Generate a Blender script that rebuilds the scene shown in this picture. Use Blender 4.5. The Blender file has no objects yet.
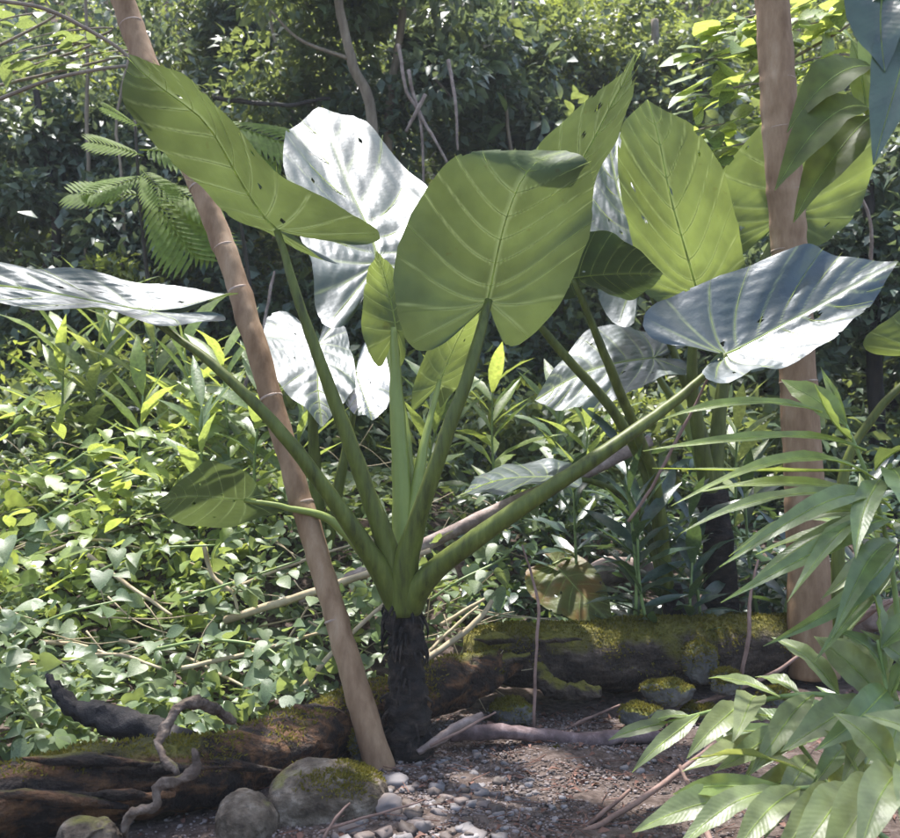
import bpy, math, random
import numpy as np
from mathutils import Vector, Matrix, noise as mnoise

random.seed(7)
rng = np.random.default_rng(7)
scene = bpy.context.scene
COL = scene.collection

# ------------------------------------------------------------------ camera, sky, sun, exposure
CZ = 1.32
cam_d = bpy.data.cameras.new('camera')
cam_d.sensor_width = 36.0
cam_d.lens = 40.0
cam_d.clip_end = 400.0
cam_d.dof.use_dof = True
cam_d.dof.focus_distance = 3.9
cam_d.dof.aperture_fstop = 4.5
cam = bpy.data.objects.new('camera', cam_d)
cam.location = (0, 0, CZ)
cam.rotation_euler = (math.radians(90), 0, 0)
COL.objects.link(cam)
scene.camera = cam

SUN_EL, SUN_ROT = math.radians(73), math.radians(-20)
world = bpy.data.worlds.new('World')
scene.world = world
world.use_nodes = True
wn = world.node_tree
for n in list(wn.nodes):
    wn.nodes.remove(n)
w_out = wn.nodes.new('ShaderNodeOutputWorld')
w_bg = wn.nodes.new('ShaderNodeBackground')
w_sky = wn.nodes.new('ShaderNodeTexSky')
w_sky.sky_type = 'NISHITA'
w_sky.sun_disc = False
w_sky.sun_elevation = SUN_EL
w_sky.sun_rotation = SUN_ROT
w_sky.air_density = 1.0
w_sky.dust_density = 2.5
w_bg.inputs['Strength'].default_value = 0.15
wn.links.new(w_sky.outputs[0], w_bg.inputs['Color'])
wn.links.new(w_bg.outputs[0], w_out.inputs['Surface'])

sun_d = bpy.data.lights.new('sun', 'SUN')
sun_d.energy = 3.5
sun_d.angle = math.radians(2.0)
sun_d.color = (1.0, 0.97, 0.93)
sun = bpy.data.objects.new('sun', sun_d)
sdir = Vector((math.sin(SUN_ROT) * math.cos(SUN_EL), math.cos(SUN_ROT) * math.cos(SUN_EL), math.sin(SUN_EL)))
sun.rotation_euler = sdir.to_track_quat('Z', 'Y').to_euler()
sun.location = (0, 0, 30)
COL.objects.link(sun)

scene.view_settings.view_transform = 'Standard'
scene.view_settings.look = 'None'
scene.view_settings.gamma = 1.0
scene.view_settings.exposure = 1.85
scene.render.engine = 'CYCLES'
scene.cycles.max_bounces = 5
scene.cycles.diffuse_bounces = 3
scene.cycles.glossy_bounces = 3
scene.cycles.transmission_bounces = 4
scene.cycles.transparent_max_bounces = 4
scene.cycles.sample_clamp_indirect = 6.0
scene.cycles.use_denoising = True

# ------------------------------------------------------------------ helpers
F0 = 1000.0


def P(px, py, d):
    """a point of the place: photo column and row, at its distance d in metres"""
    return np.array([(px - 450) / F0 * d, d, CZ + (419 - py) / F0 * d])


def PL(*pts):
    return np.array([P(*p) for p in pts])


def mk_mesh(name, V, faces, rnd=None, smooth=True, mat_idx=None):
    """faces: list of int arrays (n,k)"""
    V = np.asarray(V, dtype=np.float32)
    faces = [np.asarray(f, dtype=np.int32) for f in (faces if isinstance(faces, list) else [faces])]
    faces = [f for f in faces if len(f)]
    me = bpy.data.meshes.new(name)
    me.vertices.add(len(V))
    me.vertices.foreach_set('co', V.ravel())
    loops = np.concatenate([f.ravel() for f in faces])
    tot = np.concatenate([np.full(len(f), f.shape[1], np.int32) for f in faces])
    start = np.concatenate([[0], np.cumsum(tot)[:-1]]).astype(np.int32)
    me.loops.add(len(loops))
    me.loops.foreach_set('vertex_index', loops)
    me.polygons.add(len(tot))
    me.polygons.foreach_set('loop_start', start)
    me.polygons.foreach_set('loop_total', tot)
    if mat_idx is not None:
        me.polygons.foreach_set('material_index', np.asarray(mat_idx, np.int32))
    me.update(calc_edges=True)
    if smooth:
        me.polygons.foreach_set('use_smooth', np.ones(len(tot), bool))
    if rnd is not None:
        a = me.attributes.new('rnd', 'FLOAT', 'POINT')
        a.data.foreach_set('value', np.asarray(rnd, np.float32))
    me.validate()
    return me


def setp(o, label=None, cat=None, group=None, kind=None):
    if label: o['label'] = label
    if cat: o['category'] = cat
    if group: o['group'] = group
    if kind: o['kind'] = kind
    return o


def link(name, me, mats, parent=None, loc=None, M=None):
    o = bpy.data.objects.new(name, me)
    COL.objects.link(o)
    if me is not None and not me.materials:
        for m in (mats if isinstance(mats, (list, tuple)) else [mats]):
            me.materials.append(m)
    if parent is not None:
        o.parent = parent
    if loc is not None:
        o.location = loc
    if M is not None:
        o.matrix_basis = M
    return o


def thing(name, label, cat, loc, group=None):
    o = bpy.data.objects.new(name, None)
    COL.objects.link(o)
    o.location = Vector(loc)
    o.empty_display_size = 0.1
    return setp(o, label, cat, group)


def root_loc(o):
    l = Vector((0, 0, 0))
    while o is not None:
        l += o.location
        o = o.parent
    return np.array(l)


def part(name, V, F, mat, parent, rnd=None, smooth=True):
    V = np.asarray(V, float) - root_loc(parent)
    return link(name, mk_mesh(name, V, F, rnd, smooth), mat, parent)


def solo(name, V, F, mat, label=None, cat=None, group=None, kind=None, rnd=None, smooth=True):
    """a thing that is one mesh, origin at its base"""
    V = np.asarray(V, float)
    base = np.array([V[:, 0].mean(), V[:, 1].mean(), V[:, 2].min()])
    o = link(name, mk_mesh(name, V - base, F, rnd, smooth), mat, None, Vector(base))
    return setp(o, label, cat, group, kind)


def unit(v):
    v = np.asarray(v, float)
    return v / (np.linalg.norm(v, axis=-1, keepdims=True) + 1e-9)


def spline(pts, n):
    """Catmull-Rom through pts"""
    p = np.asarray(pts, float)
    if len(p) == 2:
        t = np.linspace(0, 1, n)[:, None]
        return p[0] * (1 - t) + p[1] * t
    q = np.vstack([2 * p[0] - p[1], p, 2 * p[-1] - p[-2]])
    ts = np.linspace(0, len(p) - 1 - 1e-6, n)
    i = ts.astype(int)
    f = (ts - i)[:, None]
    a, b, c, d = q[i], q[i + 1], q[i + 2], q[i + 3]
    return 0.5 * (2 * b + (c - a) * f + (2 * a - 5 * b + 4 * c - d) * f ** 2 + (3 * b - a - 3 * c + d) * f ** 3)


def interp(vals, n):
    vals = np.asarray(vals, float)
    return np.interp(np.linspace(0, 1, n), np.linspace(0, 1, len(vals)), vals)


def tube(pts, rad, n=8, seg=None, cap=True, squash=None):
    seg = seg or max(2, len(pts))
    c = spline(pts, seg)
    r = interp(np.atleast_1d(rad) if np.ndim(rad) else [rad, rad], seg)
    t = unit(np.gradient(c, axis=0))
    ref = np.array([1.0, 0, 0]) if abs(t[0][0]) < 0.8 else np.array([0, 0, 1.0])
    u = unit(np.cross(t[0], ref))
    V = []
    ang = np.linspace(0, 2 * np.pi, n, endpoint=False)
    for k in range(seg):
        u = unit(u - t[k] * np.dot(u, t[k]))
        w = np.cross(t[k], u)
        V.append(c[k] + r[k] * (np.cos(ang)[:, None] * u + np.sin(ang)[:, None] * w))
    V = np.vstack(V)
    k, j = np.meshgrid(np.arange(seg - 1), np.arange(n), indexing='ij')
    j2 = (j + 1) % n
    Q = np.stack([k * n + j, k * n + j2, (k + 1) * n + j2, (k + 1) * n + j], -1).reshape(-1, 4)
    F = [Q]
    if cap:
        V = np.vstack([V, c[0] - t[0] * r[0] * 0.25, c[-1] + t[-1] * r[-1] * 0.25])
        a, b = len(V) - 2, len(V) - 1
        jj = np.arange(n)
        F.append(np.stack([np.full(n, a), (jj + 1) % n, jj], -1))
        o = (seg - 1) * n
        F.append(np.stack([np.full(n, b), o + jj, o + (jj + 1) % n], -1))
    return V, F


def join(parts):
    """parts: list of (V, [faces]) -> one (V, [faces])"""
    Vs, Fs, off = [], {}, 0
    for V, F in parts:
        for f in (F if isinstance(F, list) else [F]):
            f = np.asarray(f)
            if len(f):
                Fs.setdefault(f.shape[1], []).append(f + off)
        Vs.append(V)
        off += len(V)
    return np.vstack(Vs), [np.vstack(v) for v in Fs.values()]


def roughen(V, amp, freq, oct=3, seed=0, axis=None):
    """push vertices by fractal noise, roughly outwards from the nearest axis point"""
    V = np.asarray(V, float).copy()
    for i, v in enumerate(V):
        q = Vector(v * freq) + Vector((seed * 7.1, seed * 3.3, seed))
        d = mnoise.noise_vector(q)
        e = mnoise.noise_vector(q * 2.3)
        g = mnoise.noise_vector(q * 5.1) if oct > 2 else Vector((0, 0, 0))
        V[i] += amp * np.array(d + 0.5 * e + 0.28 * g)
    return V


# leaf templates: along +Y, length 1, +Z up side
def leaf_strip(prof, k, width, fold=0.25, droop=0.2, wave=0.0, across=1, tipw=0.0):
    """prof: half-width profile sampled at k+1 stations (0..1)"""
    ys = np.linspace(0, 1, k + 1)
    hw = np.interp(ys, np.linspace(0, 1, len(prof)), prof) * width
    nx = 2 * across + 1
    V = []
    for y, h in zip(ys, hw):
        for a in np.linspace(-1, 1, nx):
            x = a * h
            z = fold * abs(a) * h - droop * (y * y) + droop * 0.5 * y
            z += wave * math.sin(y * 17 + a * 2.0) * abs(a) * h
            V.append((x, y, z))
    V = np.array(V)
    i, j = np.meshgrid(np.arange(k), np.arange(nx - 1), indexing='ij')
    Q = np.stack([i * nx + j, i * nx + j + 1, (i + 1) * nx + j + 1, (i + 1) * nx + j], -1).reshape(-1, 4)
    return V, [Q]


LANCE = [0.05, 0.55, 0.9, 1.0, 0.92, 0.7, 0.36, 0.02]
ELLIP = [0.04, 0.6, 0.95, 1.0, 0.85, 0.5, 0.02]


def heart_leaf(width=0.52, fold=0.18, droop=0.25):
    half = spline(np.array([(0, 0.0, 0), (0.13, -0.11, 0), (0.30, -0.14, 0), (0.45, -0.03, 0), (0.5, 0.14, 0), (0.45, 0.36, 0), (0.30, 0.62, 0), (0.12, 0.85, 0), (0, 1.0, 0)]), 13)
    m = len(half) - 2
    V = [(0, 0.0, 0), (0, 0.3, 0), (0, .62, 0)]
    for s in (-1, 1):
        for x, y, _ in half[1:-1]:
            V.append((s * x * width / 0.5, y, fold * abs(x) + .03 * math.sin(y * 14) * abs(x)))
    V.append((0, 1.0, 0))
    V = np.array(V)
    V[:, 2] += -droop * V[:, 1] ** 2 + droop * 0.4 * V[:, 1]
    T = []
    tip = len(V) - 1
    for s, o in ((-1, 3), (1, 3 + m)):
        ring = [0] + list(range(o, o + m)) + [tip]
        turned = False
        for a, b in zip(ring[:-1], ring[1:]):
            ya = V[a][1]
            c = 1 if ya < .45 else 2
            if c == 2 and not turned:
                T.append((1, a, 2) if s < 0 else (1, 2, a)); turned = True
            T.append((c, a, b) if s < 0 else (c, b, a))
    # normals up: left side runs clockwise seen from above
    return V, [np.array(T)[:, ::-1]]


def diamond(width=0.3, fold=0.2, droop=0.15):
    V = np.array([(0, 0, 0), (width, .45, fold * width + .03), (0, 1, -droop), (-width, .45, fold * width + .03), (0, .45, .03)])
    return V, [np.array([(0, 1, 4), (1, 2, 4), (2, 3, 4), (3, 0, 4)])]


def frames(d, up, roll=None):
    """(N,3,3) matrices with columns x,y(dir),z"""
    y = unit(d)
    x = unit(np.cross(y, up))
    z = np.cross(x, y)
    if roll is not None:
        c, s = np.cos(roll)[:, None], np.sin(roll)[:, None]
        x, z = x * c + z * s, z * c - x * s
    return np.stack([x, y, z], -1)


def scatter(tmpl, pos, R, scale, rnd):
    TV, TF = tmpl
    N, m = len(pos), len(TV)
    V = np.einsum('nij,mj->nmi', R, TV) * np.asarray(scale)[:, None, None] + pos[:, None, :]
    F = [(f[None] + (np.arange(N) * m)[:, None, None]).reshape(-1, f.shape[1]) for f in TF]
    return V.reshape(-1, 3), F, np.repeat(rnd, m)


def place(name, me, mat, parent, pos, d, up, scale, roll=0.0, label=None):
    """an object sharing mesh data me, +Y along d"""
    R = frames(np.array([d], float), np.array([up], float), np.array([roll]))[0]
    M = Matrix([[*(R[0] * scale), 0], [*(R[1] * scale), 0], [*(R[2] * scale), 0], [0, 0, 0, 1]])
    M.translation = Vector(np.asarray(pos, float) - (root_loc(parent) if parent is not None else 0))
    o = link(name, me, mat, parent, M=M)
    if label: o['label'] = label
    return o


# ------------------------------------------------------------------ materials
def nodes(name):
    m = bpy.data.materials.new(name)
    m.use_nodes = True
    t = m.node_tree
    for n in list(t.nodes):
        t.nodes.remove(n)
    return m, t, t.nodes.new, t.links.new


def leaf_mat(name, c1, c2, trans, rough=0.4, spec=0.5, tw=0.4, under=None, scale=18.0, bump=0.25, bscale=60.0, brown=0.0, veiny=False, ribs=False, coat=0.0, spots=False):
    warm = lambda c: (c[0] * 1.08, c[1] * .97, c[2] * 1.05)
    c1, c2, trans = warm(c1), warm(c2), warm(trans)
    under = warm(under) if under else None
    m, t, N, L = nodes(name)
    out = N('ShaderNodeOutputMaterial')
    at = N('ShaderNodeAttribute'); at.attribute_name = 'rnd'
    oi = N('ShaderNodeObjectInfo')
    ad = N('ShaderNodeMath'); ad.operation = 'ADD'
    L(at.outputs['Fac'], ad.inputs[0]); L(oi.outputs['Random'], ad.inputs[1])
    fr = N('ShaderNodeMath'); fr.operation = 'FRACT'
    L(ad.outputs[0], fr.inputs[0])
    tc = N('ShaderNodeTexCoord')
    nz = N('ShaderNodeTexNoise'); nz.inputs['Scale'].default_value = scale; nz.inputs['Detail'].default_value = 4
    L(tc.outputs['Object'], nz.inputs['Vector'])
    mx = N('ShaderNodeMix'); mx.data_type = 'RGBA'
    L(fr.outputs[0], mx.inputs[0])
    mx.inputs[6].default_value = (*c1, 1); mx.inputs[7].default_value = (*c2, 1)
    mr = N('ShaderNodeMapRange')
    mr.inputs['From Min'].default_value = 0.3; mr.inputs['From Max'].default_value = 0.7
    mr.inputs['To Min'].default_value = 0.72; mr.inputs['To Max'].default_value = 1.25
    L(nz.outputs[0], mr.inputs['Value'])
    mul = N('ShaderNodeVectorMath'); mul.operation = 'SCALE'
    L(mx.outputs[2], mul.inputs[0]); L(mr.outputs[0], mul.inputs['Scale'])
    col = mul.outputs[0]
    if under:
        gb = N('ShaderNodeNewGeometry')
        mu = N('ShaderNodeMix'); mu.data_type = 'RGBA'
        L(gb.outputs['Backfacing'], mu.inputs[0])
        L(col, mu.inputs[6])
        us = N('ShaderNodeVectorMath'); us.operation = 'SCALE'
        us.inputs[0].default_value = under; L(mr.outputs[0], us.inputs['Scale'])
        L(us.outputs[0], mu.inputs[7])
        col = mu.outputs[2]
    if brown:
        n2 = N('ShaderNodeTexNoise'); n2.inputs['Scale'].default_value = 7; n2.inputs['Detail'].default_value = 6
        L(tc.outputs['Object'], n2.inputs['Vector'])
        rp = N('ShaderNodeMapRange'); rp.inputs['From Min'].default_value = 0.62 - brown * 0.3; rp.inputs['From Max'].default_value = 0.70 - brown * 0.2
        L(n2.outputs[0], rp.inputs['Value'])
        mb = N('ShaderNodeMix'); mb.data_type = 'RGBA'
        L(rp.outputs[0], mb.inputs[0]); L(col, mb.inputs[6]); mb.inputs[7].default_value = (0.16, 0.09, 0.02, 1)
        col = mb.outputs[2]
    if spots:
        n5 = N('ShaderNodeTexNoise'); n5.inputs['Scale'].default_value = 16; n5.inputs['Detail'].default_value = 3
        L(tc.outputs['Object'], n5.inputs['Vector'])
        r5 = N('ShaderNodeMapRange'); r5.inputs['From Min'].default_value = .69; r5.inputs['From Max'].default_value = .73; r5.inputs['To Max'].default_value = .75
        L(n5.outputs[0], r5.inputs['Value'])
        m5 = N('ShaderNodeMix'); m5.data_type = 'RGBA'
        L(r5.outputs[0], m5.inputs[0]); L(col, m5.inputs[6]); m5.inputs[7].default_value = (.05, .038, .012, 1)
        col = m5.outputs[2]
    vf = None
    if veiny:
        va = N('ShaderNodeAttribute'); va.attribute_name = 'vd'
        vf = N('ShaderNodeMapRange'); vf.inputs['From Min'].default_value = 0.002; vf.inputs['From Max'].default_value = 0.013
        vf.inputs['To Min'].default_value = 1.0; vf.inputs['To Max'].default_value = 0.0
        L(va.outputs['Fac'], vf.inputs['Value'])
        mv = N('ShaderNodeMix'); mv.data_type = 'RGBA'
        vk = N('ShaderNodeMath'); vk.operation = 'MULTIPLY'; vk.inputs[1].default_value = .5
        L(vf.outputs[0], vk.inputs[0]); L(vk.outputs[0], mv.inputs[0])
        L(col, mv.inputs[6]); mv.inputs[7].default_value = (.25, .30, .10, 1)
        col = mv.outputs[2]
    pb = N('ShaderNodeBsdfPrincipled')
    L(col, pb.inputs['Base Color'])
    if under:
        ra = N('ShaderNodeMix'); ra.data_type = 'FLOAT'
        L(gb.outputs['Backfacing'], ra.inputs[0]); ra.inputs[2].default_value = rough; ra.inputs[3].default_value = 0.55
        L(ra.outputs[0], pb.inputs['Roughness'])
    else:
        pb.inputs['Roughness'].default_value = rough
    pb.inputs['Specular IOR Level'].default_value = spec
    if under:
        su = N('ShaderNodeMix'); su.data_type = 'FLOAT'
        L(gb.outputs['Backfacing'], su.inputs[0]); su.inputs[2].default_value = spec; su.inputs[3].default_value = .22
        L(su.outputs[0], pb.inputs['Specular IOR Level'])
    if veiny:
        pb.inputs['Specular Tint'].default_value = (.82, .88, 1.0, 1)  # bluish sky sheen put into the reflection colour
    if coat and under:
        cm = N('ShaderNodeMix'); cm.data_type = 'FLOAT'
        L(gb.outputs['Backfacing'], cm.inputs[0]); cm.inputs[2].default_value = coat; cm.inputs[3].default_value = 0
        L(cm.outputs[0], pb.inputs['Coat Weight']); pb.inputs['Coat Roughness'].default_value = .52
        pb.inputs['Coat IOR'].default_value = 1.7
    tr = N('ShaderNodeBsdfTranslucent')
    ts = N('ShaderNodeVectorMath'); ts.operation = 'SCALE'; ts.inputs[0].default_value = trans
    L(mr.outputs[0], ts.inputs['Scale'])
    if veiny:
        tv = N('ShaderNodeMix'); tv.data_type = 'RGBA'
        L(vf.outputs[0], tv.inputs[0]); L(ts.outputs[0], tv.inputs[6])
        tv.inputs[7].default_value = (min(1, trans[0] * 1.7), min(1, trans[1] * 1.6), trans[2] * 2.5, 1)
        L(tv.outputs[2], tr.inputs['Color'])
    else:
        L(ts.outputs[0], tr.inputs['Color'])
    ms = N('ShaderNodeMixShader'); ms.inputs[0].default_value = tw
    L(pb.outputs[0], ms.inputs[1]); L(tr.outputs[0], ms.inputs[2])
    if bump:
        bn = N('ShaderNodeTexNoise'); bn.inputs['Scale'].default_value = bscale; bn.inputs['Detail'].default_value = 2
        L(tc.outputs['Object'], bn.inputs['Vector'])
        bp = N('ShaderNodeBump'); bp.inputs['Strength'].default_value = bump; bp.inputs['Distance'].default_value = 0.01
        hsrc = bn.outputs[0]
        if ribs:
            r1 = N('ShaderNodeAttribute'); r1.attribute_name = 'rib'
            sn = N('ShaderNodeMath'); sn.operation = 'SINE'; L(r1.outputs['Fac'], sn.inputs[0])
            hs = N('ShaderNodeMath'); hs.operation = 'MULTIPLY_ADD'; hs.inputs[1].default_value = .05
            L(sn.outputs[0], hs.inputs[0]); L(bn.outputs[0], hs.inputs[2])
            hsrc = hs.outputs[0]
        L(hsrc, bp.inputs['Height']); L(bp.outputs[0], pb.inputs['Normal'])
    L(ms.outputs[0], out.inputs['Surface'])
    return m


def solid_mat(name, stops, scale=6.0, detail=8, rough=0.8, bump=0.4, bdist=0.02, stretch=(1, 1, 1), moss=None, moss_bias=0.5,
              rnd=False, spec=0.3, coords='Object', mscale=5.0, fibre=0.0):
    """noise-driven colour ramp; moss = colour growing on faces that look up"""
    m, t, N, L = nodes(name)
    out = N('ShaderNodeOutputMaterial')
    pb = N('ShaderNodeBsdfPrincipled')
    tc = N('ShaderNodeTexCoord')
    mp = N('ShaderNodeMapping'); mp.inputs['Scale'].default_value = stretch
    L(tc.outputs[coords], mp.inputs['Vector'])
    nz = N('ShaderNodeTexNoise'); nz.inputs['Scale'].default_value = scale; nz.inputs['Detail'].default_value = detail
    nz.inputs['Roughness'].default_value = 0.65
    L(mp.outputs[0], nz.inputs['Vector'])
    rp = N('ShaderNodeValToRGB')
    while len(rp.color_ramp.elements) < len(stops):
        rp.color_ramp.elements.new(0.5)
    for e, (p, c) in zip(rp.color_ramp.elements, stops):
        e.position = p; e.color = (*c, 1)
    fac = nz.outputs[0]
    if rnd:
        oi = N('ShaderNodeObjectInfo'); at = N('ShaderNodeAttribute'); at.attribute_name = 'rnd'
        a1 = N('ShaderNodeMath'); a1.operation = 'ADD'; L(oi.outputs['Random'], a1.inputs[0]); L(at.outputs['Fac'], a1.inputs[1])
        a2 = N('ShaderNodeMath'); a2.operation = 'FRACT'; L(a1.outputs[0], a2.inputs[0])
        a3 = N('ShaderNodeMix'); a3.data_type = 'FLOAT'; a3.inputs[0].default_value = 0.7
        L(fac, a3.inputs[2]); L(a2.outputs[0], a3.inputs[3])
        fac = a3.outputs[0]
    L(fac, rp.inputs['Fac'])
    col = rp.outputs[0]
    hgt = nz.outputs[0]
    if moss:
        ge = N('ShaderNodeNewGeometry')
        sp = N('ShaderNodeSeparateXYZ'); L(ge.outputs['Normal'], sp.inputs[0])
        n2 = N('ShaderNodeTexNoise'); n2.inputs['Scale'].default_value = mscale; n2.inputs['Detail'].default_value = 6
        L(tc.outputs[coords], n2.inputs['Vector'])
        ma = N('ShaderNodeMath'); ma.operation = 'MULTIPLY_ADD'; ma.inputs[1].default_value = 0.45
        L(sp.outputs['Z'], ma.inputs[0]); L(n2.outputs[0], ma.inputs[2])
        mr = N('ShaderNodeMapRange'); mr.inputs['From Min'].default_value = 1.0 - moss_bias; mr.inputs['From Max'].default_value = 1.18 - moss_bias
        L(ma.outputs[0], mr.inputs['Value'])
        n3 = N('ShaderNodeTexNoise'); n3.inputs['Scale'].default_value = 45; n3.inputs['Detail'].default_value = 4
        L(tc.outputs[coords], n3.inputs['Vector'])
        mc = N('ShaderNodeMix'); mc.data_type = 'RGBA'
        L(n3.outputs[0], mc.inputs[0])
        mc.inputs[6].default_value = (moss[0] * .45, moss[1] * .45, moss[2] * .6, 1); mc.inputs[7].default_value = (moss[0] * 1.5, moss[1] * 1.4, moss[2] * 1.1, 1)
        mx = N('ShaderNodeMix'); mx.data_type = 'RGBA'
        L(mr.outputs[0], mx.inputs[0]); L(col, mx.inputs[6]); L(mc.outputs[2], mx.inputs[7])
        col = mx.outputs[2]
        hm = N('ShaderNodeMath'); hm.operation = 'ADD'; L(hgt, hm.inputs[0]); L(n3.outputs[0], hm.inputs[1])
        hgt = hm.outputs[0]
    L(col, pb.inputs['Base Color'])
    pb.inputs['Roughness'].default_value = rough
    pb.inputs['Specular IOR Level'].default_value = spec
    if bump:
        bp = N('ShaderNodeBump'); bp.inputs['Strength'].default_value = bump; bp.inputs['Distance'].default_value = bdist
        L(hgt, bp.inputs['Height']); L(bp.outputs[0], pb.inputs['Normal'])
    L(pb.outputs[0], out.inputs['Surface'])
    return m


MAT = {}
MAT['taro'] = leaf_mat('elephant_ear_leaf', (.018, .038, .026), (.022, .044, .030), (.095, .140, .036), rough=.45, spec=.75, tw=.34,
                       under=(.064, .098, .036), scale=5, bump=.16, bscale=45, veiny=True, coat=.22, spots=True)
MAT['taro_dark'] = leaf_mat('elephant_ear_leaf_old', (.018, .036, .030), (.021, .040, .034), (.06, .10, .025), rough=.36, spec=.9, tw=.2,
                            under=(.05, .085, .03), scale=5, bump=.16, bscale=45, veiny=True, coat=.2, spots=True)
MAT['taro_young'] = leaf_mat('elephant_ear_leaf_young', (.06, .13, .03), (.07, .14, .03), (.185, .262, .055), rough=.42, spec=.6, tw=.40,
                             under=(.095, .136, .045), scale=5, bump=.16, bscale=45, veiny=True, spots=True)
MAT['taro_dying'] = leaf_mat('elephant_ear_leaf_dying', (.10, .12, .03), (.11, .13, .03), (.16, .18, .03), rough=.5, spec=.3, tw=.3,
                             under=(.12, .13, .04), scale=8, bump=.3, bscale=45, brown=.5, veiny=True)
MAT['taro_old'] = leaf_mat('olive_hanging_leaf', (.055, .088, .018), (.07, .105, .022), (.18, .24, .03), rough=.5, spec=.3, tw=.35, under=(.07, .11, .03), bump=.15, bscale=30)
MAT['vein'] = leaf_mat('leaf_vein', (.20, .30, .10), (.22, .32, .11), (.70, .85, .30), rough=.5, spec=.4, tw=.6, bump=0)
MAT['stalk'] = solid_mat('leaf_stalk', [(0.3, (.028, .032, .008)), (.42, (.062, .075, .014)), (.6, (.095, .115, .022)), (.75, (.15, .17, .045))], scale=9, stretch=(3, 3, .5),
                         rough=.5, bump=.1, bdist=.005, spec=.25)
MAT['stalk_pale'] = solid_mat('leaf_stalk_pale', [(0.25, (.13, .17, .035)), (.75, (.21, .26, .06))], scale=5, stretch=(3, 3, .6),
                              rough=.45, bump=.08, bdist=.004, spec=.4)
MAT['corm'] = solid_mat('fibrous_stem', [(.3, (.006, .005, .0045)), (.48, (.016, .012, .010)), (.62, (.045, .032, .025)), (.78, (.14, .105, .085))], scale=14, stretch=(1, 1, 1.8),
                        rough=.75, bump=.9, bdist=.03)
MAT['bark'] = solid_mat('smooth_pinkish_bark', [(.22, (.085, .046, .022)), (.40, (.18, .108, .060)), (.56, (.265, .172, .102)), (.7, (.34, .24, .155)), (.85, (.44, .36, .27))], scale=4.5,
                        stretch=(2.4, 2.4, .7), rough=.8, bump=.45, bdist=.012, detail=12)
MAT['ring'] = solid_mat('bark_ring', [(.3, (.22, .15, .11)), (.7, (.46, .36, .29))], scale=20, rough=.8, bump=.2, bdist=.005)
MAT['bark_bg'] = solid_mat('grey_brown_bark', [(.3, (.11, .085, .065)), (.55, (.21, .17, .13)), (.8, (.32, .27, .21))], scale=7, stretch=(2, 2, .5), rough=.85, bump=.4)
MAT['bark_dark'] = solid_mat('dark_bark', [(.3, (.018, .016, .016)), (.7, (.06, .05, .045))], scale=7, stretch=(2, 2, .5), rough=.8, bump=.4)
MAT['moss_log'] = solid_mat('mossy_log_bark', [(.3, (.014, .010, .008)), (.5, (.038, .027, .02)), (.64, (.09, .066, .05)), (.8, (.22, .18, .14))], scale=9, stretch=(.6, 2, 2),
                            rough=.85, bump=.9, bdist=.03, moss=(.115, .108, .020), moss_bias=.40)
MAT['rot_log'] = solid_mat('rotten_log_wood', [(.3, (.008, .006, .005)), (.47, (.022, .014, .010)), (.58, (.095, .046, .021)), (.74, (.22, .115, .055))], scale=7, stretch=(.5, 2.4, 2.4),
                           rough=.85, bump=1.0, bdist=.03, moss=(.10, .10, .02), moss_bias=.07)  # rot tones also darkened in place of deep shade at the lower left
MAT['dead_wood'] = solid_mat('weathered_dead_wood', [(.3, (.09, .065, .055)), (.5, (.21, .16, .14)), (.75, (.38, .31, .28))], scale=12, stretch=(1, 1, 1), rough=.8, bump=.5)
MAT['root'] = solid_mat('crooked_root_bark', [(.3, (.035, .024, .018)), (.5, (.095, .068, .052)), (.72, (.22, .175, .14))], scale=16, rough=.85, bump=.8, bdist=.015, moss=(.12, .11, .03), moss_bias=.08)
MAT['branch'] = solid_mat('damp_branch_bark', [(.3, (.045, .030, .030)), (.5, (.11, .075, .075)), (.7, (.24, .18, .18))], scale=14, rough=.75, bump=.6, bdist=.015)
MAT['black_wood'] = solid_mat('wet_shade_dark_wood', [(.3, (.006, .005, .005)), (.55, (.018, .014, .013)), (.75, (.06, .048, .042))], scale=16, rough=.7, bump=.9, bdist=.02)  # wet wood, darkened further in place of the deep lower-left shade
MAT['moss'] = leaf_mat('moss_blade', (.065, .066, .012), (.15, .142, .026), (.19, .19, .03), rough=.8, spec=.1, tw=.35, bump=0)
MAT['frond'] = leaf_mat('feathery_frond', (.10, .17, .035), (.14, .22, .05), (.42, .56, .08), rough=.6, spec=.15, tw=.5, bump=0)
MAT['cane'] = solid_mat('pale_dead_cane', [(.3, (.26, .20, .12)), (.6, (.42, .34, .22)), (.8, (.55, .48, .34))], scale=10, rough=.7, bump=.2, bdist=.005)
MAT['twig_red'] = solid_mat('reddish_twig', [(.3, (.11, .065, .05)), (.7, (.26, .17, .14))], scale=14, rough=.75, bump=.3, bdist=.006)
MAT['rock'] = solid_mat('grey_boulder', [(.32, (.028, .020, .013)), (.45, (.070, .052, .036)), (.56, (.125, .098, .072)), (.7, (.26, .215, .17))], scale=13, rough=.85, bump=.9, bdist=.02, detail=14,
                        moss=(.14, .15, .02), moss_bias=.13, coords='Object')
MAT['rock_moss'] = solid_mat('mossy_stone', [(.3, (.04, .037, .033)), (.7, (.16, .15, .135))], scale=6, rough=.85, bump=.7, bdist=.02,
                             moss=(.10, .105, .016), moss_bias=.36, coords='Object')
MAT['pebble'] = solid_mat('river_pebble', [(.12, (.045, .032, .026)), (.3, (.085, .066, .056)), (.45, (.13, .10, .088)), (.6, (.14, .125, .122)), (.8, (.19, .172, .17)), (.96, (.30, .27, .255))],
                          scale=18, rough=.65, bump=.25, bdist=.004, rnd=True)
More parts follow.
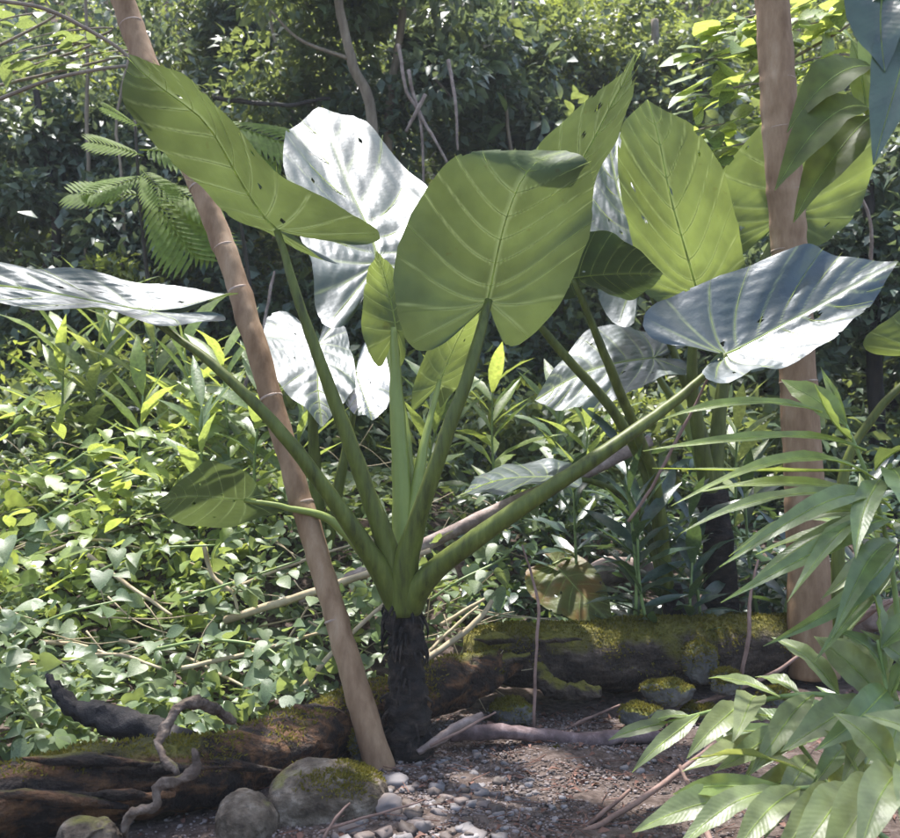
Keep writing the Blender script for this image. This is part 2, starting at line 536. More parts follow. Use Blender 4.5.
MAT['soil'] = solid_mat('gravelly_soil', [(.28, (.026, .018, .014)), (.45, (.066, .046, .037)), (.6, (.115, .086, .073)), (.78, (.20, .165, .15))], scale=26, detail=12, rough=.95, bump=.9, bdist=.03, coords='Object')
MAT['litter'] = leaf_mat('leaf_litter', (.085, .045, .030), (.17, .105, .075), (.12, .06, .02), rough=.7, spec=.2, tw=.1, bump=.2)

# small foliage
MAT['forest'] = leaf_mat('forest_leaf', (.046, .086, .038), (.09, .135, .06), (.28, .37, .085), rough=.45, spec=.6, tw=.32, bump=0)
MAT['forest_deep'] = leaf_mat('deep_forest_leaf', (.044, .083, .056), (.085, .128, .082), (.22, .31, .11), rough=.42, spec=.65, tw=.26, bump=0)
MAT['forest_light'] = leaf_mat('pale_forest_leaf', (.09, .14, .035), (.16, .20, .06), (.36, .46, .07), rough=.42, spec=.4, tw=.4, bump=0)
MAT['lime'] = leaf_mat('lime_leaf', (.12, .20, .045), (.16, .25, .06), (.42, .55, .10), rough=.42, spec=.45, tw=.5, bump=.1)
MAT['vine'] = leaf_mat('vine_leaf', (.070, .125, .055), (.15, .21, .10), (.28, .38, .09), rough=.42, spec=.5, tw=.36, under=(.12, .19, .07), bump=.15)
MAT['vine_lime'] = leaf_mat('lime_sun_toned_leaf', (.12, .20, .035), (.18, .26, .08), (.40, .52, .09), rough=.38, spec=.5, tw=.46, under=(.16, .24, .07), bump=.15, ribs=True)  # lime leaf; on the vines sunlight is put into the colour
MAT['ginger'] = leaf_mat('ginger_leaf', (.085, .155, .055), (.13, .20, .075), (.34, .46, .09), rough=.40, spec=.6, tw=.40, under=(.12, .19, .06), bump=.22, bscale=30, ribs=True)
MAT['ginger_blue'] = leaf_mat('ginger_leaf_cool', (.115, .17, .066), (.17, .22, .10), (.42, .52, .11), rough=.42, spec=.5, tw=.36, under=(.13, .19, .08), bump=.22, bscale=30, ribs=True)
MAT['dark_shade_leaf'] = leaf_mat('glossy_dark_shade_leaf', (.026, .055, .034), (.042, .082, .046), (.10, .17, .04), rough=.33, spec=.8, tw=.22, under=(.06, .11, .04), bump=.2, bscale=40, ribs=True)  # dark glossy leaf; behind the log its tone stands in for shade
MAT['green_stem'] = solid_mat('green_stem', [(.3, (.10, .15, .04)), (.7, (.22, .29, .10))], scale=8, rough=.5, bump=.1, bdist=.004, spec=.4)

# ------------------------------------------------------------------ ground: one sheet from behind the camera up over the hill
def ss(a, b, x):
    t = np.clip((x - a) / (b - a), 0, 1)
    return t * t * (3 - 2 * t)


def gh(x, y):
    x = np.asarray(x, float); y = np.asarray(y, float)
    left = 1 - ss(-0.6, 0.9, x)
    bank_l = 0.95 * ss(4.5, 7.2, y) * left
    bank_r = 0.62 * ss(4.9, 7.5, y) * (1 - left)
    gap = np.exp(-((x - .35) ** 2 / .5 + (y - 4.55) ** 2 / .12)) * -.05
    hill = np.maximum(0, y - 8.6)
    hill = hill ** 2 / (hill + 1.4) * 0.82 * np.where(y > 45, 0.0, 1.0) + np.where(y > 45, (45 - 8.6) * .80, 0)
    bumps = .025 * np.sin(x * 3.1 + 1.3 * np.sin(y * 1.7)) * np.cos(y * 2.6 + .6) + .010 * np.sin(x * 9.3 + y * 4) * np.cos(y * 8.1 - x * 3)
    far = np.clip((np.abs(x) - 3.2) * .16, 0, 3.0) * ss(3.0, 6.0, y)
    return bank_l + bank_r + gap + hill + bumps * (1 + 5 * ss(7, 12, y)) + far


xs = np.unique(np.concatenate([np.linspace(-45, -6, 22), np.linspace(-6, -3, 30), np.linspace(-3, 3, 150), np.linspace(3, 6, 30), np.linspace(6, 45, 22)]))
ys = np.unique(np.concatenate([np.linspace(-25, 1.5, 16), np.linspace(1.5, 6, 120), np.linspace(6, 12, 60), np.linspace(12, 46, 60), np.linspace(46, 80, 8)]))
gx, gy = np.meshgrid(xs, ys)
gz = gh(gx, gy)
GV = np.stack([gx, gy, gz], -1).reshape(-1, 3)
near = (np.abs(GV[:, 0]) < 3) & (GV[:, 1] > 1.5) & (GV[:, 1] < 6)
for i in np.nonzero(near)[0]:
    v = GV[i]
    GV[i, 2] += .014 * mnoise.noise(Vector((v[0] * 7, v[1] * 7, 0))) + .007 * mnoise.noise(Vector((v[0] * 22, v[1] * 22, 3)))
nx_, ny_ = len(xs), len(ys)
ii, jj = np.meshgrid(np.arange(ny_ - 1), np.arange(nx_ - 1), indexing='ij')
GF = np.stack([ii * nx_ + jj, ii * nx_ + jj + 1, (ii + 1) * nx_ + jj + 1, (ii + 1) * nx_ + jj], -1).reshape(-1, 4)
setp(link('ground', mk_mesh('ground', GV, [GF]), MAT['soil']), 'brown gravelly soil rising to a forested bank behind', None, None, 'structure')

# ------------------------------------------------------------------ elephant ear leaves
_HALF = np.array([(0, 1.0), (.045, .945), (.11, .86), (.20, .73), (.29, .58), (.37, .42), (.43, .24), (.46, .06), (.455, -.1), (.41, -.25),
                  (.335, -.355), (.265, -.395), (.205, -.375), (.155, -.312), (.105, -.222), (.055, -.125), (.012, -.035)])
KEY = {'T': (0, 1), 'M': (0, .5), 'A': (0, 0), 'Ml': (-.37, .42), 'Mr': (.37, .42), 'El': (-.46, 0), 'Er': (.46, 0), 'Ll': (-.27, -.39), 'Lr': (.27, -.39),
       'Ul': (-.2, .73), 'Ur': (.2, .73)}


def tps_fit(src, dst, lam=1e-3):
    n = len(src)
    d = np.linalg.norm(src[:, None] - src[None], axis=-1)
    K = np.where(d > 0, d * d * np.log(d + 1e-12), 0) + lam * np.eye(n)
    Pm = np.hstack([np.ones((n, 1)), src])
    A = np.zeros((n + 3, n + 3)); A[:n, :n] = K; A[:n, n:] = Pm; A[n:, :n] = Pm.T
    return np.linalg.solve(A, np.vstack([dst, np.zeros((3, 3))]))


def tps_eval(src, W, q):
    d = np.linalg.norm(q[:, None] - src[None], axis=-1)
    K = np.where(d > 0, d * d * np.log(d + 1e-12), 0)
    return K @ W[:len(src)] + np.hstack([np.ones((len(q), 1)), q]) @ W[len(src):]


def vein_paths():
    out = []
    for s in (-1, 1):
        for k, (y0, ex, ey) in enumerate([(.0, .455, .02), (.07, .45, .19), (.18, .395, .38), (.30, .325, .535), (.43, .25, .67), (.56, .175, .78), (.69, .11, .875), (.80, .06, .935)]):
            t = np.linspace(0, 1, 9)[:, None]
            a, b = np.array([0, y0]), np.array([s * ex, ey])
            mid = (a + b) / 2 + np.array([s * .03, -.045])
            out.append((1 - t) ** 2 * a + 2 * t * (1 - t) * mid + t * t * b)
        for ex, ey in ((.42, -.2), (.30, -.36)):
            t = np.linspace(0, 1, 9)[:, None]
            a, b = np.array([s * .012, -.01]), np.array([s * ex, ey])
            mid = (a + b) / 2 + np.array([s * -.01, -.03 if ey > -.3 else .02])
            out.append((1 - t) ** 2 * a + 2 * t * (1 - t) * mid + t * t * b)
    return out


VEINS = vein_paths()
MIDRIB = np.stack([np.zeros(14), np.linspace(-.01, .99, 14)], -1)


def seg_dist(q, path):
    best = np.full(len(q), 9.0)
    for a, b in zip(path[:-1], path[1:]):
        ab = b - a
        t = np.clip(((q - a) @ ab) / (ab @ ab), 0, 1)
        best = np.minimum(best, np.linalg.norm(q - (a + t[:, None] * ab), axis=1))
    return best


def canon_grid(nr=36, nt=76):
    d = np.r_[0, np.cumsum(np.linalg.norm(np.diff(_HALF, axis=0), axis=1))]
    tt = np.linspace(0, d[-1], nt)
    right = np.stack([np.interp(tt, d, _HALF[:, 0]), np.interp(tt, d, _HALF[:, 1])], -1)
    left = right[:0:-1] * [-1, 1]            # lobe base (left) -> near tip
    outl = np.vstack([left, right])
    s = np.linspace(0, 1, nr) ** .85
    Q = (outl[None] * s[:, None, None]).reshape(-1, 2)
    n = len(outl)
    i, j = np.meshgrid(np.arange(nr - 1), np.arange(n - 1), indexing='ij')
    F = np.stack([i * n + j, i * n + j + 1, (i + 1) * n + j + 1, (i + 1) * n + j], -1).reshape(-1, 4)
    S = np.repeat(s, n)
    ang = np.tile(np.linspace(-1, 1, n), nr)
    return Q, F, S, ang


CQ, CF, CS, CANG = canon_grid()
_vd = np.min([seg_dist(CQ, v) for v in VEINS], axis=0)
_md = seg_dist(CQ, MIDRIB)
_pk = np.minimum(_vd, _md * .9)


def blade(name, ctrl, side, mat, parent, seed=0, pucker=1.0, wave=.017, veins=True, label=None, holes=()):
    """ctrl: {key: (px,py,depth)}; side: which face the camera sees there, 'top' or 'under'"""
    def fit(m):
        src = np.array([(KEY[k][0] * m, KEY[k][1]) for k in ctrl])
        dst = np.array([P(*ctrl[k]) for k in ctrl])
        W = tps_fit(src, dst)
        return (lambda q: tps_eval(src, W, q))
    S = fit(1)
    e = 1e-3
    q0 = np.array([(0, .25), (e, .25), (0, .25 + e)])
    a, b, c = S(q0)
    nrm = np.cross(b - a, c - a)
    toward = np.dot(nrm, np.array([0, 0, CZ]) - a) > 0
    if toward != (side == 'top'):
        S = fit(-1)

    L = np.linalg.norm(S(np.array([(0, 1.0)]))[0] - S(np.array([(0, 0.0)]))[0])

    def surf(q, s=None, ang=None, pk=None):
        B = S(q)
        bx = (S(q + [e, 0]) - S(q - [e, 0]))
        by = (S(q + [0, e]) - S(q - [0, e]))
        n = unit(np.cross(bx, by))
        return B, n
    B, n = surf(CQ)
    r2 = np.random.default_rng(seed + 11)
    ph = r2.uniform(0, 6.28, 4)
    h = pucker * .0085 * np.clip(_pk / .05, 0, 1) ** .8 * (1 - .5 * CS ** 6)
    # ripples across the panels between the veins
    ax = np.abs(CQ[:, 0])
    pp, qq = ax * .85 + CQ[:, 1] * .4, CQ[:, 1] * .85 - ax * .45
    sd_ = np.sign(CQ[:, 0]) * 9 + seed * 3.7
    rip = np.array([mnoise.noise(Vector((a * 34, b * 9, c))) + .5 * mnoise.noise(Vector((a * 70, b * 26, c + 5))) for a, b, c in zip(pp, qq, sd_)])
    h += pucker * .0046 * rip * np.clip(_pk / .04, 0, 1) * np.clip(_md / .05, 0, 1)
    wv = wave * CS ** 3 * (np.sin(CANG * 19 + ph[2]) + .7 * np.sin(CANG * 33 + ph[3]))
    V = B + n * ((h + wv) * max(L, .35))[:, None]
    # insect holes and nibbled margins
    fc = CQ[CF].mean(axis=1); fs = CS[CF].min(axis=1); fa = CANG[CF].mean(axis=1)
    ok = np.ones(len(CF), bool)
    for _ in range(5):
        hx, hy, hr = r2.uniform(-.34, .34), r2.uniform(-.2, .7), r2.uniform(.008, .016)
        ok &= np.hypot(fc[:, 0] - hx, fc[:, 1] - hy) > hr
    for _ in range(5):
        ca, wd = r2.uniform(-.9, .9), r2.uniform(.006, .016)
        ok &= ~((np.abs(fa - ca) < wd * (1 + r2.uniform(-.2, .2))) & (fs > r2.uniform(.955, .985)))
    for hx, hy, hr in holes:
        ok &= np.hypot(fc[:, 0] - hx, (fc[:, 1] - hy)) > hr
    o = part(name, V, [CF[ok]], mat, parent, rnd=np.full(len(V), r2.uniform(0, .9)))
    a_ = o.data.attributes.new('vd', 'FLOAT', 'POINT'); a_.data.foreach_set('value', np.minimum(_vd, _md * .6).astype(np.float32))
    if label: o['label'] = label
    if veins:
        vs = []
        for path, r0 in [(MIDRIB, .0065)] + [(v, .0019) for v in VEINS]:
            Bq, nq = surf(path)
            wq = wave * 0
            pts = Bq - nq * r0 * .25 * L
            vs.append((path, pts, r0))
        base = root_loc(parent)
        for k, (path, pts, r0) in enumerate(vs):
            TV, TF = tube(pts, [r0 * max(L, .4), r0 * max(L, .4) * .28], n=5, seg=len(pts), cap=False)
            link('midrib' if k == 0 else 'vein', mk_mesh('vein', TV - base - np.array(o.location), TF), MAT['vein'], o)
    return o, S


def stalk(parent, pts, rad, mat='stalk', n=10, seg=24, name='leaf_stalk'):
    V, F = tube(np.array([P(*p) for p in pts]), np.array(rad) * .9, n=16, seg=40)
    V = roughen(V, .0035, 9, seed=int(pts[-1][0]))
    return part(name, V, F, MAT[mat], parent)


# --- the main plant -------------------------------------------------
base = P(410, 752, 3.9)
taro = thing('elephant_ear', 'huge elephant ear plant with spreading leaf stalks on a black stem beside the leaning trunk', 'plant', base, 'elephant ear plants')
# stem
V, F = tube(PL((411, 762, 3.9), (409, 735, 3.9), (407, 690, 3.9), (406, 645, 3.9), (404, 606, 3.9)), [.10, .088, .076, .07, .066, .072], n=28, seg=60)
V = roughen(V, .022, 19, seed=2)
ringz = np.sin(V[:, 2] * 62 + 2 * np.sin(V[:, 0] * 20))
ctr = np.array([base[0], 3.9])
V[:, :2] += (V[:, :2] - ctr) * (.05 * ringz)[:, None]
stem = part('stem', V, F, MAT['corm'], taro)
for k in range(16):
    z = random.uniform(.03, .5); a = random.uniform(math.pi, 2 * math.pi)
    c = np.array([base[0] + math.cos(a) * .075 - .006, 3.9 + math.sin(a) * .075, z + .02])
    q = c + np.array([math.cos(a) * .03, math.sin(a) * .03, -random.uniform(.03, .09)])
    TV, TF = tube(np.array([c, (c + q) / 2 + [math.cos(a) * .02, math.sin(a) * .02, 0], q]), [.007, .003], n=5, seg=5)
    part('root_fibre', TV, TF, MAT['corm'], stem)

for k in range(26):
    a = random.uniform(math.pi * .9, 2.1 * math.pi); z0 = P(404, random.uniform(600, 650), 3.9)[2]
    c = np.array([P(405, 0, 3.9)[0] + math.cos(a) * .068, 3.9 + math.sin(a) * .068, z0])
    q = c + np.array([math.cos(a + random.uniform(-.5, .5)) * .02, math.sin(a) * .02, -random.uniform(.04, .12)])
    TV, TF = tube(np.array([c, (c + q) / 2 + [math.cos(a) * .012, math.sin(a) * .012, 0], q]), [.009, .002], n=5, seg=6)
    part('sheath_fibre', TV, TF, MAT['corm'], stem)
# stalks with a broad sheathing base
stalk(taro, [(404, 612, 3.9), (392, 560, 3.88), (345, 430, 3.84), (305, 320, 3.82), (277, 231, 3.86)], [.066, .056, .036, .027, .02, .015])
stalk(taro, [(404, 612, 3.88), (408, 555, 3.84), (438, 460, 3.78), (470, 370, 3.8), (489, 300, 3.9)], [.066, .058, .036, .030, .026, .017])
stalk(taro, [(402, 610, 3.9), (375, 562, 3.84), (300, 455, 3.72), (225, 375, 3.72), (150, 318, 3.8)], [.062, .05, .034, .026, .02, .013])
stalk(taro, [(408, 608, 3.88), (435, 570, 3.8), (520, 508, 3.7), (610, 448, 3.74), (680, 397, 3.9), (726, 356, 4.0)], [.062, .046, .037, .03, .022, .014])
stalk(taro, [(403, 600, 3.98), (402, 500, 4.05), (397, 400, 4.1), (393, 328, 4.14)], [.055, .045, .032, .016], mat='stalk_pale')
stalk(taro, [(404, 600, 4.0), (408, 500, 4.1), (404, 430, 4.2), (388, 340, 4.4), (378, 263, 4.5)], [.05, .035, .028, .02, .014], mat='stalk_pale')
stalk(taro, [(404, 600, 4.0), (414, 510, 4.04), (425, 440, 4.1), (440, 380, 4.2)], [.045, .034, .02, .01], mat='stalk_pale')
stalk(taro, [(400, 610, 3.95), (370, 560, 3.95), (330, 520, 3.95), (285, 507, 3.9), (244, 500, 3.85)], [.05, .03, .02, .014, .009], mat='stalk_pale')

blade('leaf_blade', dict(T=(126, 56, 3.5), M=(205, 122, 3.62), A=(276, 229, 3.86), Ul=(126, 106, 3.6), Ur=(180, 72, 3.46), Ml=(179, 172, 3.76), Mr=(231, 126, 3.56), El=(254, 226, 3.92), Er=(314, 194, 3.72),
                         Ll=(338, 266, 3.98), Lr=(380, 238, 3.8)), 'under', MAT['taro'], taro, 1, .7, label='long narrow-looking leaf pointing to the upper left')
blade('leaf_blade', dict(A=(488, 300, 3.9), M=(511, 205, 3.74), T=(566, 151, 3.84), Ul=(470, 150, 3.66), Ur=(592, 165, 3.76), Ml=(428, 186, 3.72), Mr=(592, 196, 3.85), El=(396, 258, 3.74), Er=(586, 248, 3.86),
                         Ll=(418, 350, 3.80), Lr=(520, 345, 3.98)), 'under', MAT['taro'], taro, 2, .7, label='broad backlit leaf facing the front')
blade('leaf_blade', dict(A=(150, 311, 3.78), T=(-100, 285, 3.66), Ml=(20, 262, 3.88), El=(130, 282, 3.92), Ll=(238, 294, 3.92), Mr=(10, 304, 3.64), Er=(130, 318, 3.66),
                         Lr=(225, 321, 3.68)), 'top', MAT['taro'], taro, 3, .8, label='silvery sky-lit leaf cut by the left edge')
blade('leaf_blade', dict(A=(726, 354, 4.0), M=(812, 310, 4.05), T=(898, 264, 4.12), Ml=(806, 247, 4.18), El=(706, 281, 4.18), Ll=(643, 326, 4.12), Mr=(836, 338, 3.86), Er=(772, 368, 3.78),
                         Lr=(708, 378, 3.72)), 'top', MAT['taro_dark'], taro, 4, .75, holes=[(.055, .50, .028), (-.055, .50, .028)][:1], label='dark glossy puckered leaf in front of the upright trunk')
blade('leaf_blade', dict(A=(378, 263, 4.5), M=(350, 190, 4.86), T=(318, 112, 5.3), Ul=(287, 128, 5.05), Ur=(368, 124, 5.25), Ml=(283, 168, 4.72), Mr=(426, 190, 4.95), El=(308, 258, 4.35), Er=(445, 262, 4.6), Ll=(333, 328, 4.05),
                         Lr=(425, 330, 4.3)), 'top', MAT['taro'], taro, 5, .8, label='upright silver leaf behind the long leaf')
blade('leaf_blade', dict(A=(396, 330, 4.14), T=(376, 250, 4.0), Ml=(364, 290, 4.1), Mr=(402, 285, 4.3), El=(362, 328, 4.1), Er=(404, 330, 4.3)), 'under', MAT['taro_young'], taro, 6, .6,
      label='young pale leaf in the middle of the plant')
blade('leaf_blade', dict(A=(440, 382, 4.2), T=(478, 305, 4.08), Ml=(438, 330, 4.2), Mr=(476, 345, 4.35), El=(418, 372, 4.2), Er=(466, 372, 4.35)), 'under', MAT['taro_young'], taro, 7, .6,
      label='young bright leaf behind the broad one')
blade('leaf_blade', dict(A=(244, 500, 3.85), T=(157, 503, 3.55), Ml=(186, 526, 3.78), Mr=(208, 463, 3.52), El=(240, 524, 3.9), Er=(246, 472, 3.7), Ll=(298, 503, 4.05), Lr=(268, 496, 4.12)),
      'under', MAT['taro'], taro, 8, .6, label='low drooping leaf on a pale stalk')

# --- the plant behind on the right -----------------------------------
b2 = P(722, 614, 5.4)
taro2 = thing('elephant_ear', 'second elephant ear plant standing in shade behind the mossy log, left of the upright trunk', 'plant', b2, 'elephant ear plants')
V, F = tube(PL((722, 622, 5.4), (720, 575, 5.4), (716, 530, 5.4), (712, 492, 5.4)), [.10, .085, .08, .085], n=20, seg=30)
part('stem', roughen(V, .014, 14, seed=5), F, MAT['corm'], taro2)
S2 = (712, 505, 5.4)
stalk(taro2, [S2, (702, 450, 5.35), (692, 380, 5.3), (697, 293, 5.2)], [.06, .05, .034, .016])
stalk(taro2, [S2, (716, 450, 5.45), (728, 360, 5.5), (760, 270, 5.55), (785, 218, 5.6)], [.06, .05, .034, .026, .016])
stalk(taro2, [S2, (690, 430, 5.5), (660, 380, 5.5), (653, 360, 5.5)], [.05, .03, .022, .012], mat='stalk_pale')
stalk(taro2, [S2, (705, 440, 5.6), (665, 330, 5.6), (640, 262, 5.6)], [.05, .03, .022, .012])
blade('leaf_blade', dict(A=(697, 291, 5.2), M=(670, 195, 5.05), T=(647, 99, 5.05), Ul=(623, 124, 5.06), Ur=(692, 126, 5.0), Ml=(617, 172, 5.1), Mr=(722, 165, 5.0), El=(633, 245, 5.2), Er=(738, 232, 5.15), Ll=(655, 300, 5.25), Lr=(738, 285, 5.2)),
      'under', MAT['taro_young'], taro2, 23, .8, label='bright yellow-green backlit upright leaf')
blade('leaf_blade', dict(A=(785, 216, 5.6), T=(818, 66, 5.45), M=(803, 142, 5.5), Ml=(726, 166, 5.65), Mr=(873, 135, 5.5), El=(693, 226, 5.75), Er=(868, 190, 5.6), Ll=(716, 268, 5.75), Lr=(818, 246, 5.6)),
      'under', MAT['taro_young'], taro2, 24, .8, label='broad green leaf behind the upright trunk')
blade('leaf_blade', dict(A=(640, 262, 5.5), T=(603, 116, 6.3), M=(618, 190, 5.9), Ml=(588, 185, 5.8), Mr=(660, 170, 6.0), El=(588, 250, 5.45), Er=(690, 250, 5.7)), 'top', MAT['taro'], taro2, 25, .8,
      label='silvery leaf half hidden behind the bright one')
blade('leaf_blade', dict(A=(653, 358, 5.5), T=(535, 400, 5.1), Ml=(590, 330, 5.7), Mr=(588, 410, 5.05), El=(640, 328, 5.8), Er=(645, 385, 5.2), Ll=(690, 340, 5.8), Lr=(688, 368, 5.3)), 'top', MAT['taro'], taro2, 26, .8,
      label='silvery leaf pointing left below the dark one')
# --- the plant whose two stalks cross behind the sloping one ----------
b7 = P(674, 606, 5.1)
taro7 = thing('elephant_ear', 'elephant ear plant with two long stalks rising left, crossed by the sloping stalk', 'plant', b7, 'elephant ear plants')
V, F = tube(PL((676, 625, 5.1), (674, 605, 5.1), (672, 585, 5.1)), [.06, .055, .05], n=14, seg=14)
part('stem', roughen(V, .010, 14, seed=6), F, MAT['corm'], taro7)
stalk(taro7, [(669, 592, 5.08), (657, 490, 4.98), (640, 440, 4.85), (610, 368, 4.65), (574, 280, 4.55)], [.036, .032, .028, .025, .014])
stalk(taro7, [(668, 592, 5.1), (640, 512, 5.15), (600, 484, 5.08), (556, 477, 4.95)], [.04, .026, .018, .009])
stalk(taro7, [(668, 592, 5.08), (648, 480, 5.0), (612, 410, 4.85), (560, 350, 4.78), (512, 290, 4.75)], [.036, .032, .028, .024, .012])
blade('leaf_blade', dict(A=(525, 268, 4.75), T=(641, 51, 4.5), M=(588, 150, 4.55), Ml=(545, 140, 4.45), Mr=(607, 160, 4.72), El=(488, 225, 4.6), Er=(575, 260, 4.85)), 'under', MAT['taro'], taro7, 21, .6,
      label='narrow-looking leaf rising to a point at top centre')
blade('leaf_blade', dict(A=(573, 278, 4.55), T=(663, 274, 4.35), Ml=(616, 234, 4.25), Mr=(628, 300, 4.6), El=(582, 232, 4.35), Er=(592, 288, 4.68), Ll=(562, 248, 4.5), Lr=(560, 298, 4.75)), 'under', MAT['taro_dark'], taro7, 22, .6,
      label='small dark leaf beside the broad backlit one')

blade('leaf_blade', dict(A=(555, 477, 4.95), T=(455, 497, 4.5), Ml=(510, 463, 5.2), Mr=(500, 492, 4.5), El=(560, 462, 5.2), Er=(548, 486, 4.6), Ll=(590, 462, 5.2), Lr=(582, 484, 4.7)), 'top', MAT['taro'], taro7, 27, .9,
      label='low flat leaf seen almost edge on')

# --- plants at the back left and at the right edge --------------------
b3 = P(318, 560, 5.6)
taro3 = thing('elephant_ear', 'elephant ear plant half hidden behind the leaning trunk and the leaf stalks', 'plant', b3, 'elephant ear plants')
stalk(taro3, [(318, 565, 5.6), (316, 480, 5.55), (312, 400, 5.5), (318, 345, 5.5)], [.06, .04, .025, .014])
stalk(taro3, [(322, 565, 5.6), (340, 480, 5.6), (352, 420, 5.6), (356, 372, 5.6)], [.05, .035, .02, .012])
blade('leaf_blade', dict(A=(318, 344, 5.5), T=(322, 425, 5.0), M=(318, 385, 5.2), Ml=(276, 378, 5.15), Mr=(356, 385, 5.2), El=(264, 335, 5.5), Er=(350, 350, 5.55), Ll=(280, 312, 5.7), Lr=(335, 315, 5.75)), 'top', MAT['taro'], taro3, 31, .8,
      label='silvery leaf hanging behind the leaning trunk')
blade('leaf_blade', dict(A=(356, 372, 5.6), T=(372, 420, 5.2), Ml=(345, 402, 5.3), Mr=(392, 396, 5.4), El=(338, 368, 5.6), Er=(388, 362, 5.7)), 'top', MAT['taro_dark'], taro3, 32, .6, label='small dark shaded leaf')
b4 = P(128, 520, 7.4)
taro4 = thing('elephant_ear', 'small elephant ear plant far back among the ginger on the left', 'plant', b4, 'elephant ear plants')
stalk(taro4, [(128, 540, 7.4), (126, 470, 7.4), (124, 405, 7.4)], [.03, .02, .012])
blade('leaf_blade', dict(A=(124, 402, 7.4), T=(88, 402, 6.9), Ml=(108, 384, 7.5), Mr=(104, 412, 7.0), El=(126, 383, 7.7), Er=(124, 412, 7.1), Ll=(148, 385, 7.7), Lr=(148, 410, 7.3)), 'top', MAT['taro'], taro4, 33, .8)
b5 = P(860, 640, 4.4)
taro5 = thing('elephant_ear', 'elephant ear plant at the right edge, only one green leaf and stalk showing', 'plant', b5, 'elephant ear plants')
stalk(taro5, [(842, 650, 4.4), (838, 560, 4.4), (845, 470, 4.4), (872, 418, 4.4), (915, 372, 4.4), (935, 350, 4.4)], [.04, .03, .022, .018, .012])
blade('leaf_blade', dict(A=(935, 350, 4.4), T=(1010, 240, 4.3), Ml=(945, 270, 4.4), Mr=(1020, 330, 4.3), El=(890, 318, 4.5), Er=(985, 375, 4.4), Ll=(866, 350, 4.55), Lr=(930, 400, 4.5)), 'under', MAT['taro_young'], taro5, 34, .7)
b6 = P(572, 640, 4.95)
taro6 = thing('elephant_ear', 'single yellowing elephant ear leaf with brown spots drooping behind the mossy log', 'plant', b6, 'elephant ear plants')
stalk(taro6, [(590, 634, 5.38), (588, 584, 5.38), (570, 560, 5.28), (553, 564, 5.23)], [.014, .012, .01, .006], mat='stalk_pale')
blade('leaf_blade', dict(A=(556, 566, 5.26), T=(612, 624, 4.98), Ml=(602, 579, 5.13), Mr=(560, 616, 5.03), El=(578, 554, 5.28), Er=(530, 594, 5.13), Ll=(545, 550, 5.33), Lr=(527, 569, 5.23)), 'top', MAT['taro_dying'], taro6, 35, .7)

# ------------------------------------------------------------------ the two slender trunks
def leafcloud(centers, radii, n, size, tm, seed, up=.55, hang=.25):
    r = np.random.default_rng(seed)
    centers = np.asarray(centers, float)
    k = r.integers(0, len(centers), n)
    d = unit(r.normal(size=(n, 3)))
    rad = r.uniform(.35, 1.0, n) ** .6
    pos = centers[k] + d * rad[:, None] * np.asarray(radii)[k][:, None] * np.array([1, 1, .7])
    dirs = unit(d * [1, 1, .5] + r.normal(size=(n, 3)) * .7 - [0, 0, hang])
    upv = unit(r.normal(size=(n, 3)) * up + [0, 0, 1])
    R = frames(dirs, upv)
    # leaves of one clump share a tone, with a little scatter
    tone = (np.random.default_rng(seed + 1).uniform(0, .75, len(centers))[k] + r.uniform(0, .24, n))
    return scatter(tm, pos, R, size * r.uniform(.6, 1.35, n), tone)


def slender_tree(label, path, rad, rings, crown_c, seed):
    pts = PL(*path)
    t = thing('slender_tree', label, 'tree', pts[0], 'slender trees by the plant')
    V, F = tube(pts, rad, n=22, seg=260)
    for z in rings:                                   # swollen nodes
        c0 = spline(pts, 200)[np.argmin(np.abs(spline(pts, 200)[:, 2] - z))]
        g = np.exp(-((V[:, 2] - z) / .02) ** 2) * .05 + np.exp(-((V[:, 2] - z - .05) / .03) ** 2) * -.02
        V[:, :2] += (V[:, :2] - c0[:2]) * g[:, None]
    V = roughen(V, .006, 7, seed=seed)
    tr = part('trunk', V, F, MAT['bark'], t)
    c = spline(pts, 200)
    for z in rings:
        k = int(np.argmin(np.abs(c[:, 2] - z)))
        r = interp(rad, 200)[k]
        tv, tf = tube(np.array([c[k] - (c[k + 1] - c[k]) * .18, c[k], c[k] + (c[k + 1] - c[k]) * .18]), [r * .99, r * 1.03, r * .99], n=22, seg=5, cap=False)
        part('ring_scar', tv, tf, MAT['ring'], tr)
    top = pts[-1]
    limbs = []
    for cc in crown_c:
        m = (top + cc) / 2 + [0, 0, .2]
        limbs.append(tube(np.array([top - [0, 0, .3], m, cc]), [rad[-1] * .6, rad[-1] * .15], n=7, seg=10))
    for lv, lf in limbs:
        part('branch', lv, lf, MAT['bark'], t)
    V, F, rn = leafcloud(crown_c, np.full(len(crown_c), .75), 420 * len(crown_c), .2, diamond(.22), seed)
    o = part('crown', V, F, MAT['forest'], t, rnd=rn, smooth=False)
    return t


